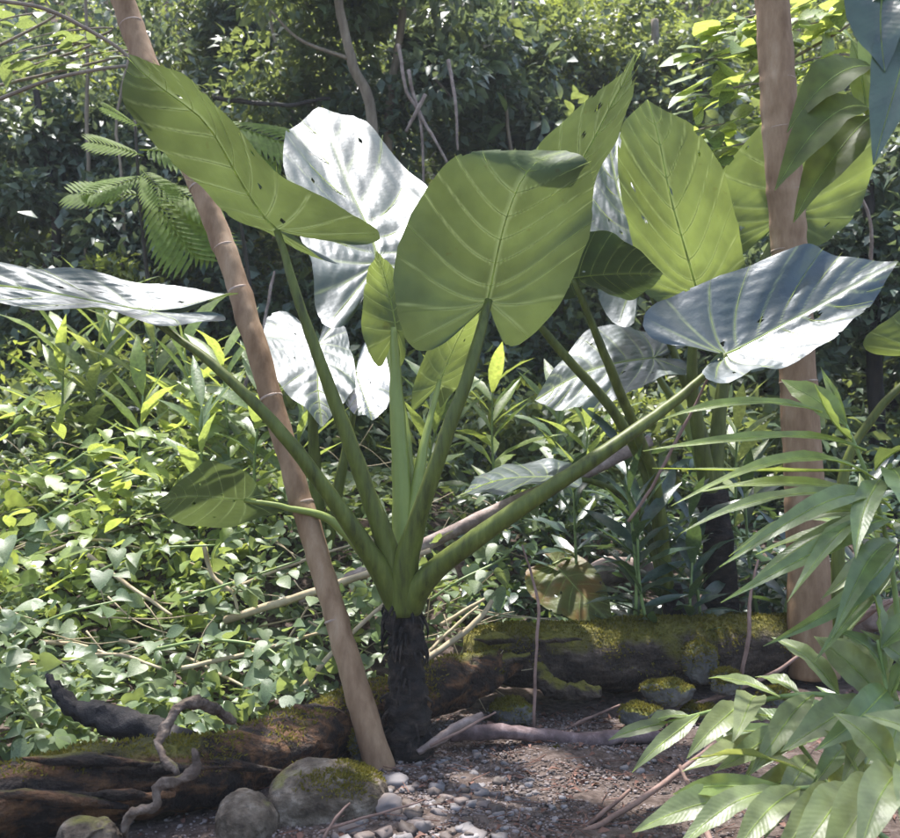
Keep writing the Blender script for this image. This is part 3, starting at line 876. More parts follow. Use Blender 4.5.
slender_tree('slender pinkish-brown trunk leaning left across the picture, rooted beside the black stem',
             [(388, 795, 3.76), (352, 672, 3.84), (313, 540, 3.95), (272, 400, 4.1), (232, 270, 4.25), (197, 180, 4.35), (150, 75, 4.45), (115, -25, 4.55), (70, -180, 4.7), (30, -330, 4.9), (10, -430, 5.1)],
             [.060, .048, .046, .047, .048, .050, .053, .055, .053, .048, .044],
             [.55, .98, 1.42, 1.86, 2.05, 2.32, 2.72, 3.1], [P(10, -430, 5.1) + np.array(v) for v in ((0, -.4, .4), (-1.0, .2, .3), (-.9, -1.0, .5), (.5, -1.5, .7))], 41)
slender_tree('thick straight pinkish-brown trunk standing upright at the right behind the glossy leaf',
             [(814, 676, 4.95), (808, 560, 4.98), (801, 430, 5.0), (793, 300, 5.02), (784, 170, 5.04), (776, 60, 5.06), (771, -30, 5.08), (764, -160, 5.12), (758, -320, 5.2)],
             [.128, .100, .094, .09, .092, .088, .085, .082, .07],
             [.9, 1.5, 1.9, 2.18, 2.46, 2.78, 3.02], [P(758, -320, 5.2) + np.array(v) for v in ((.5, -.5, .4), (-.6, -1.4, .5), (1.2, .2, .4), (.9, -1.5, .8), (0, -2.3, .7))], 42)

# ------------------------------------------------------------------ logs and dead wood
def log(name, label, cat, pts, rad, mat, amp, freq, n=26, seg=90, seed=0, group=None):
    V, F = tube(PL(*pts), rad, n=n, seg=seg)
    V = roughen(roughen(V, amp, freq, seed=seed), .004 if name == 'twisted_root' else .002, 55, seed=seed)
    return solo(name, V, F, MAT[mat], label, cat, group)


def moss_tufts(parent, V, F, n, seed, ln=.014, bias=.05):
    """short blades standing on the upper side of a mesh"""
    q = np.random.default_rng(seed)
    Q = [f for f in F if f.shape[1] == 4][0] if any(f.shape[1] == 4 for f in F) else F[0]
    a, b, c = V[Q[:, 0]], V[Q[:, 1]], V[Q[:, 2]]
    nr = np.cross(b - a, c - a); ar = np.linalg.norm(nr, axis=1); nr = unit(nr)
    ctr_ = (a + c) / 2
    ns = np.array([mnoise.noise(Vector(p * 5.5)) for p in ctr_])
    w = ar * np.clip(nr[:, 2] * .9 + ns * .9 - bias, 0, None)
    k = q.choice(len(Q), n, p=w / w.sum())
    t = q.random((n, 2))
    pos = a[k] + (b[k] - a[k]) * t[:, :1] + (c[k] - b[k]) * t[:, 1:]
    R = frames(unit(nr[k] + q.normal(size=(n, 3)) * .55), unit(q.normal(size=(n, 3))))
    V2, F2, rn = scatter((np.array([(-.13, 0, 0), (.13, 0, 0), (.16, .6, .05), (0, 1, .1), (-.16, .6, .05)]), [np.array([(0, 1, 2), (0, 2, 4), (4, 2, 3)])]), pos, R, ln * q.uniform(.5, 1.5, n), q.random(n))
    o = part('moss', V2, F2, MAT['moss'], parent, rnd=rn)
    o['kind'] = 'stuff'
    return o


def log_thing(name, label, pts, rad, mat, amp, freq, stubs, seed, bark=()):
    W = PL(*pts)
    t = thing(name, label, 'log', W[len(W) // 2] - [0, 0, max(rad)], 'fallen logs')
    V, F = tube(W, rad, n=30, seg=110)
    V = roughen(V, amp, freq, seed=seed)
    b = part('log_body', V, F, MAT[mat], t)
    moss_tufts(t, V, F, 14000 if mat == 'moss_log' else 5000, seed, bias=.05 if mat == 'moss_log' else .5)
    for s in stubs:
        sv, sf = tube(PL(*s[0]), s[1], n=18, seg=34)
        part('branch_stub', roughen(roughen(sv, .022, 11, seed=seed + 3), .010, 42, seed=seed), sf, MAT[s[2]], t)
    for (px, py, d, ln, th, a) in bark:                # slabs of loose bark and splintered wood on the flank
        c = P(px, py, d)
        w = np.array([math.cos(a), .25, -math.sin(a)]) * ln
        sv, sf = tube(np.array([c - w, c + [0, -.012, .01], c + w]), [th * .3, th, th * .25], n=7, seg=9)
        part('bark_slab', roughen(sv, .012, 18, seed=int(px)), sf, MAT[mat], t)
    return t


log_thing('mossy_log', 'mossy fallen log lying behind the gravel at the right of the black stem',
          [(468, 652, 4.62), (520, 655, 4.7), (590, 656, 4.8), (660, 652, 4.9), (730, 648, 5.0), (800, 645, 5.15), (880, 640, 5.4), (960, 636, 5.6)],
          [.10, .15, .165, .17, .165, .16, .15, .15], 'moss_log', .020, 6.5,
          [([(535, 668, 4.6), (555, 688, 4.5), (600, 692, 4.5)], [.05, .04, .03], 'moss_log')], 61,
          [(495, 640, 4.5, .10, .03, .1), (505, 662, 4.5, .12, .03, -.2), (560, 640, 4.55, .10, .025, .0)])
log_thing('rotten_log', 'dark rotten log with orange-brown wood along the lower left',
          [(-60, 822, 3.12), (20, 800, 3.2), (110, 780, 3.3), (200, 772, 3.42), (280, 748, 3.68), (350, 718, 4.0), (420, 694, 4.24), (476, 674, 4.45), (512, 664, 4.58)],
          [.12, .125, .13, .12, .12, .115, .11, .10, .07], 'rot_log', .030, 6.5,
          [([(190, 745, 3.5), (130, 726, 3.52), (95, 716, 3.55), (66, 702, 3.58), (46, 672, 3.6)], [.05, .055, .05, .036, .008], 'black_wood')], 62,
          [(90, 762, 3.17, .2, .025, .12), (160, 770, 3.24, .22, .022, .05), (60, 800, 3.08, .2, .025, .2), (120, 795, 3.14, .16, .02, .1), (230, 765, 3.38, .18, .02, .25), (330, 716, 3.84, .14, .035, .35), (300, 740, 3.68, .12, .04, .35), (440, 676, 4.28, .12, .03, .2)])
log('fallen_branch', 'dead purplish branch lying on the gravel right of the black stem', 'branch',
    [(452, 734, 4.02), (490, 732, 4.05), (540, 735, 4.08), (585, 741, 4.08), (620, 737, 4.1), (660, 738, 4.14)], [.030, .032, .030, .033, .030, .03], 'branch', .009, 9, 16, 60, 63, 'dead branches on the ground')
log('driftwood', 'split pale stick leaning against the foot of the black stem', 'branch',
    [(418, 752, 3.8), (446, 735, 3.86), (466, 722, 3.9), (483, 713, 3.94)], [.012, .022, .02, .012], 'dead_wood', .008, 16, 10, 24, 64, 'dead branches on the ground')
log('twisted_root', 'pale crooked root hanging over the rotten log', 'root',
    [(232, 722, 3.5), (208, 706, 3.34), (182, 706, 3.26), (164, 730, 3.2), (160, 752, 3.14), (178, 772, 3.06)], [.014, .020, .017, .016, .014, .011], 'root', .011, 20, 12, 60, 65)
log('twisted_root', 'light zigzag root at the bottom left in front of the rotten log', 'root',
    [(196, 752, 3.02), (190, 775, 3.0), (158, 788, 2.98), (155, 806, 2.97), (128, 816, 2.97), (126, 842, 2.99)], [.011, .017, .014, .015, .013, .010], 'root', .011, 22, 12, 60, 66)
log('broken_log', 'short weathered log lying behind the mossy log beside the yellowing leaf', 'log',
    [(575, 590, 5.5), (605, 572, 5.55), (640, 570, 5.6), (660, 575, 5.65)], [.06, .075, .07, .05], 'dead_wood', .010, 9, 14, 26, 67, 'fallen logs')
log('broken_log', 'pale split log end left of the shaded elephant ear stem', 'log',
    [(640, 575, 5.6), (668, 590, 5.45), (690, 602, 5.35), (704, 612, 5.3)], [.05, .06, .055, .03], 'dead_wood', .010, 9, 14, 26, 68, 'fallen logs')
log('broken_log', 'weathered log at the right edge behind the upright trunk', 'log',
    [(835, 632, 5.2), (870, 620, 5.0), (905, 612, 4.8), (950, 605, 4.6)], [.05, .07, .08, .08], 'dead_wood', .02, 7, 14, 30, 69, 'fallen logs')
log('leaning_pole', 'thick weathered pole sloping behind the right-hand leaf stalk', 'branch',
    [(300, 600, 5.0), (400, 556, 5.0), (520, 500, 5.05), (600, 466, 5.1), (650, 440, 5.15)], [.03, .035, .036, .034, .03], 'dead_wood', .006, 8, 12, 40, 70, 'dead canes among the vines')

CANES = [
    ('pale cane crossing behind the black stem and the leaning trunk', [(225, 620, 4.9), (300, 596, 4.7), (372, 572, 4.5), (430, 550, 4.5)], .02),
    ('thin pale cane sloping down to the lower left of the leaning trunk', [(300, 690, 4.3), (345, 640, 4.35), (388, 600, 4.4)], .012),
    ('long thin cane above the rotten log', [(0, 670, 4.5), (60, 662, 4.5), (115, 654, 4.5), (160, 668, 4.4)], .011),
    ('pale bent cane in the vines at the left', [(40, 642, 4.6), (80, 645, 4.6), (112, 656, 4.5)], .01),
    ('straight cane sloping through the vines left of the leaning trunk', [(88, 555, 5.2), (128, 585, 5.1), (172, 615, 4.95)], .012),
    ('crooked pale twig standing in the vines left of the leaning trunk', [(204, 545, 5.0), (212, 575, 5.0), (232, 592, 4.95), (238, 612, 4.9)], .012),
    ('cane fragment over the rotten log', [(182, 668, 4.4), (220, 660, 4.4), (262, 650, 4.45), (320, 632, 4.5)], .011),
    ('cane above the crossing pale cane', [(230, 590, 5.1), (290, 565, 5.1), (350, 545, 5.15)], .01),
    ('yellowish cane curving up right of the black stem', [(425, 660, 4.5), (455, 640, 4.55), (480, 618, 4.6), (492, 600, 4.65)], .016),
    ('thin cane right of the black stem', [(428, 652, 4.6), (456, 625, 4.7), (478, 606, 4.75)], .009),
    ('pale cane ending at the broken end of the mossy log', [(440, 625, 4.75), (465, 610, 4.8), (500, 590, 4.9)], .01),
    ('long cane sloping across the vines below the drooping leaf', [(120, 640, 4.9), (180, 655, 4.8), (250, 690, 4.5)], .01),
    ('thin dry cane near the top of the vine bank', [(30, 560, 5.6), (90, 540, 5.7), (150, 550, 5.7)], .010),
]
for lab, pts, r in CANES:
    V, F = tube(PL(*pts), [r, r * .9, r * .6], n=7, seg=18)
    V = roughen(V, .004, 10, seed=int(pts[0][0]))
    solo('dead_cane', V, F, MAT['cane'], lab, 'cane', 'dead canes among the vines')
TWIGS = [
    ('long reddish twig lying across the gravel toward the lower right', [(565, 842, 3.2), (640, 800, 3.4), (720, 740, 3.7), (765, 712, 3.9)], .010),
    ('thin twig standing in front of the mossy log', [(534, 728, 4.2), (536, 650, 4.3), (538, 605, 4.4), (530, 570, 4.5), (522, 545, 4.5)], .007),
    ('short twig crossing the gravel below the dead branch', [(560, 842, 3.25), (600, 815, 3.35), (630, 790, 3.5)], .009),
    ('stiff twig standing in the ginger at the bottom right', [(712, 845, 2.9), (695, 800, 3.1), (680, 765, 3.3)], .010),
    ('dark twig leaning against the far end of the mossy log', [(738, 690, 4.6), (748, 640, 4.6), (750, 600, 4.7), (758, 560, 4.8)], .010),
    ('red thin stem hanging below the glossy leaf', [(628, 522, 4.2), (650, 490, 4.2), (682, 430, 4.2), (700, 395, 4.2), (713, 368, 4.15)], .007),
    ('twig lying on the ground below the mossy stones', [(548, 738, 4.3), (580, 722, 4.4), (620, 705, 4.5)], .008),
    ('brown twig from the upright trunk to the stones', [(695, 705, 4.5), (740, 688, 4.6), (775, 672, 4.7), (800, 655, 4.75)], .012),
    ('small twig lying near the pale stick', [(430, 746, 3.78), (462, 730, 3.8), (495, 712, 3.85)], .006),
    ('thin twig at the lower middle of the gravel', [(320, 832, 3.12), (350, 822, 3.15), (425, 800, 3.28)], .005),
    ('twig in front of the mossy boulder', [(322, 838, 3.08), (335, 818, 3.1), (350, 803, 3.14)], .005),
    ('dry red stalk lying over the log at the right edge', [(830, 640, 4.6), (865, 618, 4.5), (890, 600, 4.4)], .009),
    ('second dry stalk over the log at the right edge', [(838, 628, 4.5), (870, 612, 4.4), (905, 596, 4.3)], .008),
]
for lab, pts, r in TWIGS:
    V, F = tube(PL(*pts), [r, r, r * .6], n=7, seg=20)
    V = roughen(V, .004, 12, seed=int(pts[0][0]))
    solo('twig', V, F, MAT['twig_red'], lab, 'twig', 'fallen twigs')

# ------------------------------------------------------------------ stones
def ico(sub):
    import bmesh
    bm = bmesh.new()
    bmesh.ops.create_icosphere(bm, subdivisions=sub, radius=1)
    V = np.array([v.co for v in bm.verts]); F = np.array([[v.index for v in f.verts] for f in bm.faces])
    bm.free()
    return V, F


I5, I4, I2, I1 = ico(5), ico(4), ico(2), ico(1)


def rock(name, label, px, py, d, size, mat, seed, sub=I4, amp=.28, group=None, rz=0):
    V = roughen(sub[0], amp, 1.1, seed=seed)
    V = np.sign(V) * np.abs(V) ** .9
    V = roughen(V, .028, 5, seed=seed + 1)
    c, s = math.cos(rz), math.sin(rz)
    V = V * np.array(size)
    V = V @ np.array([[c, s, 0], [-s, c, 0], [0, 0, 1]])
    V = V + P(px, py, d)
    o = solo(name, V, [sub[1]], MAT[mat], label, 'stone', group)
    if mat == 'rock' and px == 328:
        moss_tufts(o, V, [sub[1]], 2500, seed, .011, .55)
    if mat == 'rock_moss':
        moss_tufts(o, V, [sub[1]], 1500, seed, .012, .0)
    return o


rock('boulder', 'large moss-edged boulder at the bottom left of the gravel', 328, 802, 3.36, (.205, .15, .135), 'rock', 3, I5, .14)
rock('boulder', 'smooth grey boulder cut off at the bottom, left of the mossy boulder', 246, 832, 3.22, (.105, .12, .13), 'rock', 6, I5, .14)
rock('boulder', 'pale weathered stone in the bottom left corner', 88, 838, 2.95, (.09, .08, .05), 'rock', 9, I4, .3)
for lab, px, py, d, s, sd in [
    ('mossy stone slab leaning against the far end of the mossy log', 702, 662, 4.62, (.075, .07, .10), 11),
    ('round mossy stone right of the leaning slab', 726, 682, 4.5, (.07, .06, .055), 12),
    ('flat mossy stone below the middle of the mossy log', 668, 692, 4.5, (.11, .07, .055), 13),
    ('small mossy stone nearest the dead branch', 640, 716, 4.35, (.085, .06, .05), 14),
    ('small mossy stone wedged between the leaning trunk and the boulder', 359, 746, 3.82, (.035, .03, .055), 15),
    ('mossy stone under the dead branch', 555, 762, 4.0, (.07, .06, .045), 16),
    ('dark stone under the broken end of the mossy log', 512, 712, 4.4, (.09, .07, .06), 17),
    ('mossy stone resting under the upright trunk', 775, 700, 4.7, (.08, .06, .06), 18),
    ('dark mossy stone behind the small one by the branch', 700, 712, 4.5, (.08, .06, .04), 19)]:
    rock('mossy_stone', lab, px, py, d, s, 'rock_moss', sd, I4, .3, 'mossy stones by the log')
for lab, px, py, d, s, sd in [
    ('pale cream stone lying alone on the gravel', 499, 782, 3.63, (.026, .02, .018), 21),
    ('broad grey stone touching the right side of the boulder', 385, 808, 3.3, (.062, .05, .04), 22),
    ('flat slate-grey stone right of the leaning trunk foot', 395, 780, 3.55, (.05, .04, .02), 23),
    ('whitish angular stone at the bottom edge of the gravel', 415, 828, 3.2, (.045, .035, .03), 24),
    ('brownish round stone at the bottom edge under the boulder', 352, 832, 3.18, (.05, .04, .03), 25)]:
    rock('stone', lab, px, py, d, s, 'pebble', sd, ico(3), .3, 'loose stones on the gravel')

# pebbles: the large ones are things of their own, the rest is gravel
pebs = []
for k in range(4):
    V = roughen(I2[0], .5, 1.5, seed=30 + k)
    V = np.clip(V, -np.array([.85, .8, .75]), np.array([.8, .85, .7])) * np.array([1, .8, .55])
    pebs.append(mk_mesh('pebble', V, [I2[1]], smooth=False))
    pebs[-1].materials.append(MAT['pebble'])
rp = np.random.default_rng(5)
n = 0
while n < 290:
    d = rp.uniform(3.0, 4.0)
    px = rp.normal(425, 60) if n < 190 else rp.uniform(380, 680)
    x = (px - 450) / F0 * d
    if px < 335 or px > 690:
        continue
    s = rp.uniform(.014, .040) * (1.0 if d < 3.55 and px < 500 else .55)
    o = link('pebble', pebs[n % 4], None)
    o.location = (x, d, float(gh(x, d)) + s * .15)
    o.rotation_euler = (rp.normal() * .25, rp.normal() * .25, rp.uniform(0, 6.28))
    o.scale = (s, s * rp.uniform(.8, 1.1), s * rp.uniform(.8, 1.3))
    setp(o, 'small grey or brown stone lying loose on the gravel', 'pebble', 'pebbles on the gravel')
    n += 1
N = 24000
x = rp.uniform(-1.1, 1.3, N); y = rp.uniform(2.7, 4.6, N)
keep = rp.random(N) < np.clip(1.2 - np.abs(x - .05) * .9, .12, 1)
x, y = x[keep], y[keep]
pos = np.stack([x, y, gh(x, y) + .002], -1)
sz = rp.uniform(.003, .0075, len(x)) * np.where(rp.random(len(x)) < .12, 2.0, 1.0)
R = frames(unit(rp.normal(size=(len(x), 3)) * [1, 1, .2]), np.tile([0, 0, 1.0], (len(x), 1)))
V, F, rn = scatter((I1[0] * [1, .75, .55], [I1[1]]), pos, R, sz, rp.random(len(x)))
MAT['gravel'] = solid_mat('fine_gravel', [(.1, (.045, .030, .024)), (.35, (.095, .068, .056)), (.6, (.15, .12, .11)), (.85, (.21, .18, .175)), (.97, (.36, .33, .32))], scale=18, rough=.75, bump=.2, bdist=.003, rnd=True)
setp(link('gravel', mk_mesh('gravel', V, F, rn), MAT['gravel']), 'fine mixed grey and brown gravel', None, None, 'stuff')
N = 1300
x = rp.uniform(-1.6, 2.0, N); y = rp.uniform(2.7, 5.6, N)
pos = np.stack([x, y, gh(x, y) + .008], -1)
R = frames(unit(rp.normal(size=(N, 3)) * [1, 1, .15]), unit(rp.normal(size=(N, 3)) * .35 + [0, 0, 1]))
V, F, rn = scatter(diamond(.2, .5, .2), pos, R, rp.uniform(.02, .065, N), rp.random(N))
N2 = 500
x = rp.uniform(-.6, 1.6, N2); y = rp.uniform(2.9, 4.5, N2)
needles = []
for a, b in zip(x, y):
    an = rp.uniform(0, 6.28); ln = rp.uniform(.03, .12)
    p0 = np.array([a, b, gh(a, b) + .012]); p1 = p0 + [math.cos(an) * ln, math.sin(an) * ln, rp.uniform(-.004, .012)]
    needles.append(tube(np.array([p0, p1]), [.0022, .0014], n=3, seg=2, cap=False))
V2, F2 = join([(V, F)] + needles)
setp(link('leaf_litter', mk_mesh('leaf_litter', V2, F2, np.r_[rn, np.repeat(rp.random(N2), 6)]), MAT['litter']), 'dry brown leaf litter and needles', None, None, 'stuff')

# ------------------------------------------------------------------ vines over the left bank
hearts = [heart_leaf(.50, .15, .2), leaf_strip(ELLIP, 4, .27, .25, .35), leaf_strip(LANCE, 4, .22, .3, .5)]


def vine_positions(n, r, xr, yr, lift):
    x = r.uniform(*xr, n); y = r.uniform(*yr, n)
    z = gh(x, y) + lift * (1 - .55 * ss(6.0, 7.0, y)) * r.uniform(0.02, 1.0, n) * (1 + .5 * np.sin(x * 2.7 + y * 1.9)) * (.8 + .4 * np.sin(x * 6.1 - y * 3.3))
    return np.stack([x, y, z], -1)


def vine_mesh(name, pos, size, mat, r, label, kind='stuff', tm=None):
    n = len(pos)
    dirs = unit(r.normal(size=(n, 3)) * [1, 1, .4] + [0, -.25, -.15])
    upv = unit(r.normal(size=(n, 3)) * .6 + [0, -.1, 1])
    Vs = []
    idx = r.integers(0, 3, n)
    rn_all = []
    for k in range(3):
        s = idx == k
        V, F, rn = scatter((tm or hearts)[k % len(tm or hearts)], pos[s], frames(dirs[s], upv[s]), size * r.uniform(.55, 1.3, s.sum()), r.random(s.sum()))
        Vs.append((V, F)); rn_all.append(rn)
    V, F = join(Vs)
    return setp(link(name, mk_mesh(name, V, F, np.concatenate(rn_all)), MAT[mat]), label, None, None, kind)


r = np.random.default_rng(21)
pa = vine_positions(19000, r, (-4.2, .9), (3.5, 8.2), .42)
lp = (pa[:, 0] / pa[:, 1] * F0 + 450)
keep = pa[:, 1] > np.interp(lp, [0, 110, 200, 280, 350, 420, 476, 600], [3.55, 3.66, 3.76, 4.0, 4.34, 4.6, 4.85, 5.2]) + r.normal(size=len(lp)) * .05
pa = pa[keep & (r.random(len(pa)) < np.where(lp > 430, .45, 1))]
vine_mesh('vine_ground_cover', pa, .082, 'vine', r, 'mass of heart-leaved vines covering the left bank')
pa_far = None
pb_ = vine_positions(1300, r, (-3.8, -1.1), (5.0, 6.6), .55)
pb_[:, 2] += .08
vine_mesh('sun_toned_vine_cover', pb_, .115, 'vine_lime', r, 'vine leaves coloured yellow-green as if sunlit on top of the left bank')  # brighter, yellower copy of the vine colour imitates sunlight
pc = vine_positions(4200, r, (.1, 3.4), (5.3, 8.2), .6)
vine_mesh('shade_toned_ground_cover', pc, .13, 'dark_shade_leaf', r, 'leafy ground cover coloured dark for the shade behind the logs', tm=[leaf_strip(LANCE, 4, .17, .25, .4), leaf_strip(ELLIP, 4, .24, .2, .3), leaf_strip(LANCE, 4, .2, .3, .5)])  # leaf colour darkened in place of deep shade

dry = []
for k in range(110):
    px_, d_ = r.uniform(-40, 520), r.uniform(4.5, 6.4)
    x_ = (px_ - 450) / F0 * d_
    z_ = float(gh(x_, d_)) + r.uniform(.12, .48)
    a_, ln_ = r.normal() * .5 + (0.25 if r.random() < .6 else -.4), r.uniform(.15, .6)
    p_ = np.array([x_, d_, z_])
    v_ = np.array([math.cos(a_), r.normal() * .3, math.sin(a_)]) * ln_
    dry.append(tube(np.array([p_ - v_ * .5, p_ + r.normal(size=3) * .03, p_ + v_ * .5]), [r.uniform(.003, .006), .002], n=5, seg=8))
Vd, Fd = join(dry)
setp(link('dry_stems', mk_mesh('dry_stems', Vd, Fd), MAT['cane']), 'tangle of thin dry vine stems over the left bank', None, None, 'stuff')
# single large vine leaves that can be picked out, grouped by the trailing shoot they grow on
hm = []
for k, h in enumerate([heart_leaf(.50, .15, .2), heart_leaf(.43, .3, .4), leaf_strip(ELLIP, 6, .33, .2, .35)]):
    me = mk_mesh('leaf', h[0], h[1]); hm.append(me)
hmat = {'vine': [m.copy() for m in hm], 'vine_lime': [m.copy() for m in hm]}
for k_, ms in hmat.items():
    for m_ in ms:
        m_.materials.append(MAT[k_])
SHOOTS = [
    ('vine shoot coloured lime as if sunlit at the left edge above the others', [(-10, 450, 5.4), (20, 420, 5.5), (60, 405, 5.7)], 'vine_lime', .17, 14),
    ('yellow-green vine shoot below the tall ginger at the left', [(60, 470, 5.3), (110, 440, 5.4), (150, 440, 5.6)], 'vine_lime', .16, 16),
    ('bright vine shoot left of the low drooping leaf', [(40, 520, 5.0), (90, 490, 5.1), (145, 470, 5.2)], 'vine_lime', .15, 16),
    ('vine shoot trailing at the left edge at mid height', [(-15, 560, 4.8), (30, 535, 4.8), (70, 520, 4.9)], 'vine', .15, 16),
    ('vine shoot below the low drooping leaf', [(90, 575, 4.8), (150, 550, 4.85), (215, 545, 4.9)], 'vine', .13, 18),
    ('vine shoot trailing above the dark stump', [(10, 640, 4.5), (60, 615, 4.5), (120, 600, 4.6)], 'vine', .13, 18),
    ('vine shoot hanging over the rotten log behind the leaning trunk', [(150, 650, 4.4), (210, 640, 4.4), (270, 650, 4.35), (300, 690, 4.2)], 'vine', .12, 20),
    ('vine shoot hanging down at the left end of the rotten log', [(-10, 690, 4.1), (15, 700, 4.0), (40, 735, 3.85), (25, 770, 3.7)], 'vine', .14, 16),
    ('vine shoot climbing right of the leaning trunk', [(310, 640, 4.5), (335, 610, 4.55), (370, 600, 4.6)], 'vine', .11, 14),
    ('vine shoot among the canes right of the black stem', [(430, 600, 4.7), (460, 580, 4.7), (500, 560, 4.8), (520, 540, 4.9)], 'vine', .12, 18),
    ('vine shoot in the shade under the sloping leaf stalk', [(440, 560, 5.0), (480, 530, 5.1), (520, 500, 5.2)], 'vine', .13, 14),
    ('vine shoot between the leaning trunk and the low leaf', [(180, 600, 4.7), (240, 580, 4.75), (300, 560, 4.9)], 'vine', .12, 16),
]
r = np.random.default_rng(33)
for lab, pts, mt, sz, n in SHOOTS:
    W = PL(*pts)
    t = thing('trailing_vine', lab, 'vine', W[0], 'trailing vine shoots')
    V, F = tube(W, [.008, .005], n=6, seg=16)
    part('stem', V, F, MAT['green_stem'], t)
    c = spline(W, n)
    for k in range(n):
        off = unit(r.normal(size=3) * [1, .8, .5] + [0, -.4, .25])
        pos = c[k] + off * r.uniform(.05, .13)
        d = unit(off * [1, 1, .2] + r.normal(size=3) * .4 + [0, -.4, -.35])
        place('leaf', hmat[mt][r.integers(3)], MAT[mt], t, pos, d, unit(r.normal(size=3) * .4 + [0, -.2, 1]), sz * r.uniform(.5, .95))
    
# ------------------------------------------------------------------ ginger: long lance leaves
def lance_obj(parent, base_p, tip_p, width, arch, mat, face=(0, -.3, 1), seed=0, name='leaf', k=14):
    """one leaf from base to tip, arching up by arch, half-width in metres"""
    b, t = np.asarray(base_p, float), np.asarray(tip_p, float)
    L = np.linalg.norm(t - b)
    y = (t - b) / L
    x = unit(np.cross(y, np.asarray(face, float)))
    z = np.cross(x, y)
    r2 = np.random.default_rng(seed)
    ys = np.linspace(0, 1, k + 1)
    hw = np.interp(ys, np.linspace(0, 1, len(LANCE)), LANCE) * width
    a = np.linspace(-1, 1, 7)
    ph = r2.uniform(0, 6.28, 3)
    V = []
    for s, h in zip(ys, hw):
        for q in a:
            up = arch * L * 4 * s * (1 - s) * (1 - .3 * s) + abs(q) * h * .32
            up += .10 * h * math.sin(s * 26 + ph[0] + q * 2) * abs(q) + .16 * h * math.sin(s * 11 + ph[1]) * q
            side = .05 * L * math.sin(s * 3.1 + ph[2]) * s
            V.append(b + y * s * L + x * (q * h + side) + z * up)
    V = np.array(V)
    i, j = np.meshgrid(np.arange(k), np.arange(6), indexing='ij')
    Q = np.stack([i * 7 + j, i * 7 + j + 1, (i + 1) * 7 + j + 1, (i + 1) * 7 + j], -1).reshape(-1, 4)
    o = part(name, V, [Q], MAT[mat], parent, rnd=np.full(len(V), r2.random()))
    rb = o.data.attributes.new('rib', 'FLOAT', 'POINT')
    rb.data.foreach_set('value', np.array([s_ * L * 420 - abs(q) * 16 for s_ in ys for q in a], np.float32))
    mid = np.array([V[i * 7 + 3] for i in range(k + 1)])
    tv, tf = tube(mid, [.0035, .001], n=5, seg=k + 1, cap=False)
    link('midrib', mk_mesh('midrib', tv - root_loc(o), tf), MAT['vein'], o)
    return o


def ginger(label, stem, leaves, mat, srad=.010, name='ginger_shoot', group='ginger shoots at the right'):
    W = PL(*stem)
    t = thing(name, label, 'plant', W[0], group)
    V, F = tube(W, [srad, srad * .5], n=8, seg=24)
    part('stem', V, F, MAT['green_stem'], t)
    for k, lf in enumerate(leaves):
        b, tip, w, arch = lf[:4]
        jr = np.random.default_rng(int(stem[0][0]) * 31 + k)
        w *= jr.uniform(.78, 1.06)
        ex = 1.18 if k < 20 else 1.0
        tip = (b[0] + (tip[0] - b[0]) * ex + jr.normal() * 10, b[1] + (tip[1] - b[1]) * ex + jr.normal() * 8, tip[2] + jr.normal() * .06)
        arch += jr.normal() * .03
        fj = np.array(lf[5] if len(lf) > 5 else (0, -.5, .85)) + jr.normal(size=3) * [.4, .2, .15]
        lance_obj(t, P(*b), P(*tip), w, arch, lf[4] if len(lf) > 4 else mat, fj, seed=k * 7 + int(stem[0][0]))
    return t


ginger('tall ginger shoot in front of the upright trunk with bright narrow leaves reaching left',
       [(900, 690, 3.1), (896, 600, 3.08), (882, 520, 3.05), (862, 462, 3.02), (846, 425, 3.0)],
       [((822, 412, 3.0), (686, 421, 3.0), .024, .08, 'vine_lime'), ((866, 450, 3.02), (693, 462, 2.9), .024, .10, 'vine_lime'), ((872, 470, 3.03), (688, 464, 3.1), .022, .03, 'vine_lime'),
        ((885, 488, 3.04), (703, 485, 2.9), .026, .13, 'vine_lime'), ((888, 500, 3.04), (725, 493, 3.15), .026, .05, 'vine_lime'), ((892, 510, 3.05), (740, 556, 2.85), .032, .20),
        ((893, 520, 3.05), (765, 600, 2.8), .034, .20), ((895, 530, 3.05), (795, 590, 2.7), .036, .22), ((896, 545, 3.05), (830, 612, 2.7), .036, .2),
        ((890, 505, 3.04), (716, 520, 3.0), .03, .12), ((893, 515, 3.05), (735, 545, 3.1), .03, .14), ((894, 525, 3.05), (752, 575, 2.95), .032, .16), ((895, 535, 3.05), (775, 560, 3.2), .032, .12), ((896, 550, 3.06), (790, 625, 2.9), .034, .18), ((898, 565, 3.06), (815, 640, 2.85), .034, .18),
        ((846, 425, 3.0), (786, 377, 3.05), .045, .06, 'vine_lime'), ((848, 428, 3.0), (826, 372, 3.05), .02, .02, 'vine_lime'), ((852, 440, 3.0), (818, 398, 2.9), .05, -.05, 'vine_lime'),
        ((875, 470, 3.02), (905, 440, 2.9), .05, .1), ((880, 480, 3.02), (878, 545, 2.75), .05, .1), ((888, 470, 3.0), (925, 500, 2.8), .05, .1), ((895, 520, 3.0), (940, 560, 2.8), .05, .12)], 'ginger')
